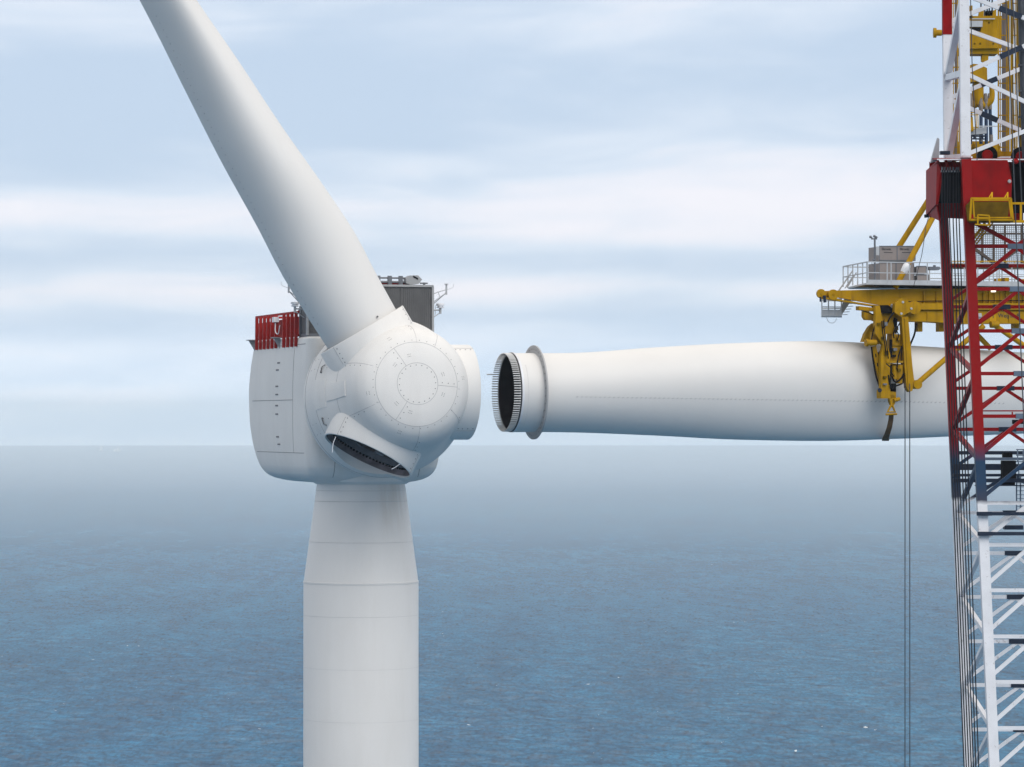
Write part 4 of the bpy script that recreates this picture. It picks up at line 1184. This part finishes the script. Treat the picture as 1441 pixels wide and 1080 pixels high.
# jib above the knuckle
left_n = [-120, -8, 103, 218]; right_n = [-65, 44, 166]
for j in (0, 1):
    for k in range(3):
        for yl in (left_n[k], left_n[k + 1]):
            p, q = BP(0, j, bz_of(yl)), BP(1, j, bz_of(right_n[k]))
            g = MB(); g.bar(p, q, .19 if j == 0 else .2); g.build('jib_diagonal', M['white'], boom, smooth=False)
            up = yl == left_n[k]
            m1 = .38 if j == 0 else .34
            m2 = .62 if j == 0 else .5
            if j == 0 and k == 2: continue
            if j == 1 and yl != 103: continue
            g = MB(); g.bar(p + (q - p) * m1, p + (q - p) * m2, .25); g.build('jib_sleeve', M['navy'], boom, smooth=False)
for i in (0, 1):
    for a_, b_ in ((-8, 72), (72, 103), (103, 190), (190, 221)):
        nj = 0 if a_ in (-8, 103) else 1
        p, q = BP(i, nj, bz_of(a_)), BP(i, 1 - nj, bz_of(b_))
        g = MB(); g.bar(p, q, .3, .3, V((1, 0, 0))); g.build('jib_lacing', M['white'], boom, smooth=False)
g = MB(); g.tube([P(1236 + 80, 46.5, 172.5), P(1325, 46.5, 172.5)], .15, 12); g.disc(P(1313.5, 46.5, 172.5), V((1, 0, 0)), .24, .14, 16); g.tube([P(1314.5, 42, 172.5), P(1315.5, 40.5, 172.5), P(1317, 42.5, 172.5)], .03, 6); g.build('trunnion', M['yellow'], boom)
g = MB(); g.prism([P(1319.5, 194, 171), P(1322, 196, 171), P(1321.5, 226, 171), P(1310, 229, 171), P(1311.5, 222, 171)], V((0, .4, 0))); g.build('fairing', M['pale'], boom, smooth=False)
g = MB(); g.box(P(1329.5, 215.5, 168.5), .46, .4, .16); g.build('stop_block', M['navy'], boom, smooth=False)
# knuckle box
RD = M['red']
g = MB()
def hexa(pts, ext): g.prism(pts, ext)
hexa([P(1362, 226, 165.4), P(1418, 226, 165.4), P(1424, 255, 165.4), P(1422, 300, 165.4), P(1422, 314, 165.4), P(1362, 314, 165.4)], V((0, .12, 0)))
hexa([P(1303.5, 241, 171.9), P(1319, 226.5, 165.9), P(1320.6, 226.5, 165.9), P(1305, 241, 171.9)], V((0, 0, -.05)))
knuckle = g.build('knuckle_box', RD, boom, smooth=False)
# left cheek, seen edge-lit, with cut front corner
g = MB()
A1, B1, C1_, D1, E1 = P(1303, 240.5, 171.8), P(1318.5, 226.5, 166.6), P(1324, 241, 166.2), P(1317, 288, 166.2), P(1303, 303, 171.8)
hexa([A1, B1, C1_, D1, E1], V((.12, .05, 0))); g.build('cheek_plate', RD, knuckle, smooth=False)
g = MB(); hexa([P(1303.5, 303, 171.7), P(1317.3, 288.5, 166.3), P(1322, 312, 166.3), P(1322, 308, 171.7)], V((.06, .02, 0))); hexa([P(1308, 228, 171.6), P(1440, 228, 171.6), P(1440, 312, 171.6), P(1308, 306, 171.6)], V((0, .1, 0)))
g.build_each('back_plate', RD, knuckle, smooth=False)
g = MB(); hexa([P(1319, 225.8, 165.6), P(1500, 225.8, 165.6), P(1492, 224.5, 171.9), P(1311, 224.5, 171.9)], V((0, 0, .07))); g.build('top_plate', RD, knuckle, smooth=False)
g = MB(); g.bar(P(1318.5, 224.6, 165.5), P(1500, 224.8, 165.5), .05); g.build('edge_trim', M['white'], knuckle, smooth=False)
g = MB(); hexa([P(1424, 228, 168.5), P(1500, 228, 168.5), P(1500, 300, 168.5), P(1424, 300, 168.5)], V((0, .1, 0))); hexa([P(1325, 241, 169.5), P(1352, 241, 169.5), P(1352, 286, 169.5), P(1319, 286, 169.5)], V((0, .1, 0))); g.build_each('recess', M['black'], knuckle, smooth=False)
for x in (1331, 1341):
    g = MB(); g.bar(P(x, 226.5, 166.2), P(x + 3.5, 238, 166.0), .09, .12); g.build('web', RD, knuckle, smooth=False)
g = MB(); g.tube([P(1324, 241.5, 166.0), P(1350, 241.5, 166.0)], .04, 8); shaft = g.build('sheave_shaft', M['pale'], boom)
for x in (1326, 1329.5, 1333.5, 1337, 1341.5, 1345.5, 1348.5):
    g = MB(); g.lathe([(-.03, .13), (-.02, .09), (.02, .09), (.03, .13)], P(x, 238.5, 166.0), V((1, 0, 0)), 18, True, True); g.build('small_sheave', M['steel'], boom)
for px, py, Y in ((1389.5, 219, 168.0), (1437, 221, 167.4)):
    g = MB(); g.lathe([(-.1, .47), (-.04, .40), (.04, .40), (.1, .47)], P(px, py, Y), V((0, 1, 0)), 32, True, True)
    sh = g.build('sheave', M['black'], boom)
    g = MB(); g.lathe([(0, .27), (.14, .22)], P(px, py, Y - .1), V((0, -1, 0)), 24, True, True); g.build('hub_disc', RD, sh)
g = MB(); g.box(P(1407, 217, 169.5), 3.0, .25, .22); g.box(P(1372, 219.5, 168.5), .22, .2, .34); g.build_each('sheave_frame', M['yellow'], boom, smooth=False)
g = MB(); g.lathe([(0, .12), (.25, .12)], P(1430, 227, 164.8), V((0, 1, 0)), 16, True, True); g.tube([P(1426, 226, 164.8), P(1431, 229, 164.8)], .1, 10); g.build('end_pin', RD, knuckle)
g = MB(); g.lathe([(0, .09), (.1, .07)], P(1420.5, 255.5, 165.3), V((0, -1, 0)), 12, True, True); g.build('anchor_boss', M['pale'], knuckle)
g = MB(); g.tube([P(1303.8, 302, 171.2), P(1304.2, 306.5, 171.2)], .12, 8); g.build('lug', M['navy'], knuckle)
# yellow maintenance cage on the knuckle
yc = M['yellow2']
g = MB(); Yc = 163.4; Yr = 165.1
fr = [(1367, 279.5), (1422.5, 279.5), (1425.5, 309.5), (1365, 309.5)]
for Yq in (Yc, Yr):
    for i in range(4): g.bar(P(*fr[i], Yq), P(*fr[(i + 1) % 4], Yq), .085)
for i in range(4): g.bar(P(*fr[i], Yc), P(*fr[i], Yr), .07)
g.bar(P(1369.5, 282, Yc - .05), P(1371, 306.5, Yc - .05), .06); g.bar(P(1369.5, 282, Yc - .05), P(1420, 282, Yc - .05), .06); g.bar(P(1420, 282, Yc - .05), P(1423, 306.5, Yc - .05), .06); g.bar(P(1371, 306.5, Yc - .05), P(1423, 306.5, Yc - .05), .06)
for x in (1394, 1416): g.bar(P(x + 2, 271.5, Yc + .6), P(x + 2, 280, Yc + .2), .07); g.bar(P(x - 3, 280, Yc + .2), P(x + 2, 272, Yc + .6), .05)
for y, w in ((286.5, .1), (312, .12)): g.bar(P(1422, y, Yc + .3), P(1500, y, Yc + .3), w)
for x in (1436.5, 1460, 1490): g.bar(P(x, 286.5, Yc + .3), P(x, 312, Yc + .3), .09)
for (p, q) in (((1376, 302.5), (1392, 303.5)), ((1376, 302.5), (1376, 315)), ((1392, 303.5), (1393, 317)), ((1372, 316), (1393, 317)), ((1377, 307), (1391, 307.5))): g.bar(P(*p, Yc - .2), P(*q, Yc - .2), .06)
cage = g.build('access_cage', yc, boom, smooth=False)
g = MB(); g.prism([P(1366.5, 284, Yr), P(1421, 284, Yr), P(1418, 308, Yr), P(1366, 308, Yr)], V((0, .04, 0))); g.prism([P(1360, 289, Yr - .3), P(1366, 283, Yr - .3), P(1366, 312, Yr - .3), P(1362, 311, Yr - .3)], V((0, .3, 0))); g.prism([P(1363.5, 310.5, Yc), P(1426, 310.5, Yc), P(1426, 312, Yr), P(1363.5, 312, Yr)], V((0, 0, -.06))); g.build_each('cage_floor', M['ybrown'], cage, smooth=False)
g = MB()
for dx in (0, 6, 11): g.bar(P(1386 + dx, 314, 166.2), P(1364 + dx * .9, 344, 166.8), .05 if dx else .09)
for k in range(9): g.bar(P(1385 - 2.4 * k, 316 + 3.2 * k, 166.3), P(1395 - 2.5 * k, 317 + 3.2 * k, 166.5), .035)
g.build('access_ladder', yc, boom, smooth=False)
# bottom of the knuckle: extra red X below the box
g = MB(); c = (BP(0, 0, zl[0]) + BP(1, 0, zl[0])) / 2
for i in (0, 1): g.bar(BP(i, 0, bz_of(309)), c + UP * .05, .19)
g.build('diagonal', BM, boom, smooth=False)
# machinery level in the navy band
for py, hh, Y, m_ in ((637.5, .17, 170.9, 'navy'), (646, .13, 166.5, 'bluegrey'), (657.5, .30, 170.6, 'navy'), (669, .13, 170.3, 'navy'), (676.5, .18, 168.5, 'navy'), (683.5, .05, 167, 'navy')):
    g = MB(); g.bar(P(1341 if Y > 168 else 1372, py, Y), P(1510, py, Y), .3, hh, V((0, 1, 0))); g.build('platform_beam', M[m_], boom, smooth=False)
g = MB(); g.box(P(1419, 661, 168.9), .62, .8, .85); g.box(P(1414, 641.5, 168.9), .2, .5, .3); g.box(P(1421, 641.5, 168.9), .2, .5, .3); g.tube([P(1408, 679, 168.6), P(1428, 679, 168.6)], .16, 10); g.build('winch', M['black'], boom)
g = MB(); 
for x in (1432, 1440): g.bar(P(x, 633, 164.5), P(x, 650, 164.5), .05)
for x in (1430.5, 1436): g.bar(P(x, 670, 169), P(x, 722, 169), .06)
for y in (633, 650, 641): g.bar(P(1430, y, 164.5), P(1470, y, 164.5), .05)
for k in range(8): g.bar(P(1430.5, 680 + 5.5 * k, 169), P(1441, 680 + 5.5 * k, 169), .03)
g.bar(P(1433, 649, 164.5), P(1434, 672, 169), .05); g.build('caged_ladder', M['bluegrey'], boom, smooth=False)
for py in (723, 751):
    g = MB(); z = bz_of(py); p_ = BP(0, 0, z); g.bar(V((p_.x - .26, p_.y - .34, z)), V((p_.x + 5.2, p_.y - .34, z)), .16, .16)
    g.box(V((p_.x + .05, p_.y - .36, z)), .7, .2, .18); g.build('bumper_bar', M['navy'], boom, smooth=False)
g = MB(); z = bz_of(729); g.box(BP(0, 1, z) + V((2.6, -.4, 0)), .9, .6, .2); g.build('gearbox', M['navy'], boom, smooth=False)
g = MB(); g.bar(P(1369, 578.5, 165.0), P(1500, 578.5, 165.0), .06); g.bar(P(1424.5, 580, 164.9), P(1424.5, 586, 164.9), .06); g.build('service_pipe', RD, boom, smooth=False)
g = MB(); g.box(P(1433, 594, 165.2), .55, .3, .2); g.build('cable_block', M['black'], boom, smooth=False)
# yellow guide rails with pale running strips and rungs at the back of the jib
def guide(px, w, Y, strip, name='guide_rail'):
    r_ = MB()
    for dx in (-w / 2, -w / 2 + 2.6, w / 2 - 2.4, w / 2):
        r_.bar(P(px + dx, -60, Y), P(px + dx, 223, Y), .07 if abs(dx) == w / 2 else .045)
    for k in range(12): r_.bar(P(px - w / 2, -40 + k * 22.5, Y + .1), P(px + w / 2, -40 + k * 22.5, Y + .1), .05)
    o = r_.build(name, M['yellow2'], boom, smooth=False)
    s_ = MB()
    s_.prism([P(px + strip[0], -60, Y + .3), P(px + strip[1], -60, Y + .3), P(px + strip[1], 220, Y + .3), P(px + strip[0], 220, Y + .3)], V((0, .08, 0))); s_.build('running_strip', M['crate'], o, smooth=False)
guide(1344.5, 11, 174.5, (-1, 3))
guide(1412, 14, 173.5, (-2, 9))
guide(1427, 8, 174.5, (-5, -1))
g = MB(); g.bar(P(1431, -60, 172.9), P(1436.5, 226, 172.4), .11); g.bar(P(1421, -60, 172.7), P(1428, 226, 172.3), .05); g.build('guide_rail', M['ybrown'], boom, smooth=False)
g = MB(); g.tube([P(1435, -60, 166.8), P(1443, 226, 166.4)], .16, 12); g.tube([P(1441, -60, 167.2), P(1449, 226, 166.8)], .16, 12)
for y in (92, 128, 165): g.box(P(1436, y, 166.5), .2, .2, .1)
g.build('cable_duct', M['rope'], boom)

# ropes on the boom
def rope(pts, r, label, group=None, m_='rope_dark', cat='rope', name='steel_rope'):
    g_ = MB(); g_.tube(pts, r, 6); o = g_.build(name, M[m_], None)
    return tag(o, label, cat, group)
lab = 'dark steel rope in the bundle running down the left side of the boom'
grp = 'ropes in the bundle left of the boom'
for x0_, x1_, x2_ in ((1326, 1323.5, 1357), (1329.5, 1327.5, 1360.0), (1333.5, 1331, 1363.5), (1337, 1334.5, 1367), (1341.5, 1339.5, 1370), (1345.5, 1344, 1373.5), (1348.5, 1348, 1377.5)):
    # run straight along the lean of the boom
    rope([P(x0_, 240, 165.85), P(x1_ + 1.8, 312, 165.7), P(x2_, 1085, 162.9), P(x2_ + 6, 1240, 162.2)], .028, lab, grp)
rope([P(1364.5, 0 - 60, 164.6), P(1368, 92, 164.6), P(1375, 226, 164.4)], .022, 'thin dark rope running down just right of the white near chord of the jib', None, 'rope')
rope([P(1412.5, -60, 164.0), P(1423, 150, 164.0), P(1430, 330, 163.6), P(1441, 600, 163.0), P(1446, 720, 162.6)], .028, 'dark rope crossing the red bracing near the right edge', None, 'rope')
rope([P(1423, -60, 164.2), P(1434, 200, 164.0), P(1448, 520, 163.4)], .026, 'dark rope hanging in front of the grey cable duct by the right edge', None, 'rope')
rope([P(1307.5, 303, 171.2), P(1303, 318, 176), P(1299.5, 345, 184), P(1297, 360, 190), P(1285.5, 404, 199.5)], .018, 'thin wire slanting from the red knuckle box down to the crates', None, 'rope', 'rope')

# tag lines falling to the sea
for px, pb, lb, tf in ((1273.6, 1273.0, 'left one of two thin tag lines hanging under the yoke clamp', 3.1), (1280.2, 1281.0, 'right one of two thin tag lines hanging under the yoke clamp', 3.2)):
    p_ = Q(px, 540, tf); q_ = V(((pb - CX) * p_.y / F, p_.y, 0.0))
    rope([p_, V((p_.x + (q_.x - p_.x) * .2, p_.y, p_.z * .8)), q_], .028, lb, 'tag lines under the yoke', 'rope', 'rope', 'tag_line')

# hook block
YH = 203.0
hookb = empty('hook_block', P(1377, 150, YH), 'yellow crane hook block with ramshorn hook, hanging behind the white jib', 'hook block')
def hp_(g_, poly, Y, th): return g_.prism([P(x, y, Y) for x, y in poly], V((0, th, 0)))
g = MB(); hp_(g, [(1350, 23), (1402, 22.5), (1410, 30), (1410, 68), (1350, 69)], YH - .9, .3); hp_(g, [(1350, 23), (1410, 22.5), (1410, 68), (1350, 69)], YH + .6, .3); hp_(g, [(1347, 68), (1404, 68), (1404, 76), (1347, 76)], YH - .7, 1.4)
hp_(g, [(1377, 23), (1378, 17), (1384.5, 14.5), (1384.5, 23)], YH - .8, .3); hp_(g, [(1397, 23), (1398, 15), (1402, 13), (1402, 23)], YH - .8, .3); hp_(g, [(1364, 26), (1365, 8), (1368.6, 8), (1368.6, 26)], YH - .9, .3)
bf_ = g.build('block_frame', M['yellow'], hookb, smooth=False)
g = MB(); hp_(g, [(1364, 29.5), (1383, 29.5), (1382.5, 38), (1364, 38)], YH - 1.0, .1); g.bar(P(1368, 26.8, YH - 1.0), P(1400, 26.8, YH - 1.0), .06); g.build('name_panel', M['pale'], bf_, smooth=False)
g = MB(); hp_(g, [(1367, 39), (1380.5, 39), (1380, 44), (1367, 44)], YH - 1.0, .1); g.build('slot', M['black'], bf_, smooth=False)
for px, py in ((1371.5, 61.5), (1379.5, 61.5), (1398, 61.5), (1392, 32)):
    g = MB(); g.lathe([(0, .06), (.05, .04)], P(px, py, YH - .9), V((0, -1, 0)), 10, True, True); g.build('bolt', M['ybrown'], bf_)
for px in (1387, 1390, 1393, 1396):
    g = MB(); g.lathe([(-.05, .3), (-.02, .24), (.02, .24), (.05, .3)], P(px, 22, YH - .2), V((1, 0, 0)), 20, True, True); g.build('sheave', M['black'], hookb)
g = MB(); g.tube([P(1408, 50, YH - .5), P(1415, 50, YH - .5)], .4, 18); g.tube([P(1408, 30, YH - .5), P(1415, 30, YH - .5)], .22, 14); g.build_each('side_roller', M['yellow'], hookb)
g = MB(); hp_(g, [(1384, 70), (1392, 70), (1390, 92), (1381, 86)], YH - .6, .3); hp_(g, [(1381, 76), (1386, 76), (1384, 88), (1381, 84)], YH - .2, .3); g.build_each('link_fork', M['yellow'], hookb, smooth=False)
g = MB(); hp_(g, [(1360, 94), (1370, 90), (1378, 91), (1389, 96), (1389.5, 114), (1360, 116)], YH - .6, 1.2); g.build('swivel_box', M['yellow'], hookb, smooth=False)
g = MB(); g.tube([P(1376, 114, YH), P(1376, 122, YH), P(1376, 138, YH), P(1376, 148, YH), P(1376, 150, YH)], [.28, .33, .35, .30, .18], 20)
for sgn in (1, -1):
    g.tube(curve_pts([P(1376, 143, YH), P(1376 + sgn * 9, 148, YH), P(1376 + sgn * 17.5, 142, YH), P(1376 + sgn * 20, 132, YH), P(1376 + sgn * 19, 122, YH)], 6), [.29 - .007 * k for k in range(25)], 14)
g.build('hook', M['yellow'], hookb)
for k, (px, pt, pb, lb) in enumerate(((1366, 140, 203, 'leftmost blue sling under the hook, partly behind the white chord'), (1380.5, 146, 203, 'second blue sling from the left under the hook, between shank and horn'), (1387.5, 140, 203, 'third blue sling from the left under the hook'), (1393.0, 140, 204, 'rightmost blue sling under the hook'))):
    so = empty('lifting_sling', P(px, pb, YH), lb, 'sling', 'blue slings under the hook')
    dx = (-.4, 0, .6, 1.8)[k]
    s_ = MB(); s_.tube([P(px, pt + 10, YH - .3 + .12 * k), P(px + dx, pb, YH - .3 + .12 * k)], .10, 10); s_.build('webbing', M['sling'], so)
    s_ = MB(); s_.tube([P(px - .5, pt - 8, YH - .34 + .12 * k), P(px - .2, pt, YH - .4 + .12 * k), P(px, pt + 14, YH - .33 + .12 * k)], [.09, .125, .12], 10); s_.build('wear_sleeve', M['sleeve'], so)
    if k in (1, 3):
        s_ = MB(); s_.tube([P(px + dx * .8, pb - 14, YH - .33 + .12 * k), P(px + dx, pb - 3, YH - .33 + .12 * k)], .115, 10); s_.build('end_sleeve', M['sleeve'], so)
# sensor frame hanging between the slings
sf = empty('sensor_frame', P(1376, 197, YH - 1), 'pale box and yellow hooped frame between the blue slings below the hook', 'sensor frame')
g = MB(); hp_(g, [(1366, 181), (1388.5, 179), (1388.5, 188), (1366, 190)], YH - .9, .6); g.build('box', M['pale'], sf, smooth=False)
g = MB(); hp_(g, [(1362, 190), (1387, 190.5), (1387, 192.5), (1362, 192.5)], YH - .95, .3); hp_(g, [(1362, 194.5), (1386, 195), (1386, 196.5), (1362, 196)], YH - .95, .3); hp_(g, [(1370, 190), (1374, 190), (1374, 196), (1370, 196)], YH - .9, .2); hp_(g, [(1381, 190), (1384, 190), (1384, 196), (1381, 196)], YH - .9, .2); g.build_each('clamp_bar', M['navy'], sf, smooth=False)
g = MB()
for (p, q) in (((1358, 159), (1376, 159)), ((1376, 159), (1376.5, 181)), ((1358, 162), (1376, 162)), ((1358, 179.5), (1377, 179.5)), ((1373.5, 159), (1374, 181)), ((1358, 183), (1374, 182))): g.bar(P(*p, YH - 1.2), P(*q, YH - 1.2), .05)
hp_(g, [(1364, 165), (1369, 165), (1370, 185), (1364, 186)], YH - 1.0, .3)
g.build('hoop', M['yellow2'], sf, smooth=False)
g = MB(); g.bar(P(1378, 178, YH - 1.1), P(1424, 178, YH - 1.1), .06); g.build('spar', M['pale'], sf, smooth=False)
for px in (1380.2, 1385.5, 1389, 1392, 1396):
    rope([P(px, -90, YH - .2), P(px + .3, 22, YH - .2)], .045, 'hoist rope dropping onto the sheaves of the yellow hook block', 'hoist ropes above the hook block', 'rope')

# ------------------------------------------------------------------ far vessels
def vessel(px, py, D, hull_l, hull_h, sup, name, label):
    s = D / F; x = (px - CX) * s
    o = empty(name, (x, D, 0), label, 'ship', 'far vessels on the horizon')
    h = MB(); hl_ = hull_l / 2
    h.prism([V((x - hl_, D - 4, 0)), V((x + hl_ * .85, D - 4, 0)), V((x + hl_, D, 0)), V((x + hl_ * .85, D + 4, 0)), V((x - hl_, D + 4, 0))], UP * hull_h); h.build('hull', M['shipwhite'], o, smooth=False)
    for (dx, w, z0_, z1_) in sup:
        b_ = MB(); b_.prism([V((x + dx - w / 2, D - 3, z0_)), V((x + dx + w / 2, D - 3, z0_)), V((x + dx + w / 2 * .9, D + 3, z0_)), V((x + dx - w / 2, D + 3, z0_))], UP * (z1_ - z0_)); b_.build('superstructure', M['shipwhite'], o, smooth=False)
vessel(142.5, 629, 16300, 18, 4, [(1, 13, 4, 19), (2, 4, 19, 26)], 'ship', 'tiny white vessel on the hazy horizon, the taller and left one of two')
vessel(164.5, 631, 15800, 34, 5, [(7, 13, 5, 15), (-6, 8, 5, 9)], 'ship', 'tiny low white vessel on the hazy horizon, the right one of two')
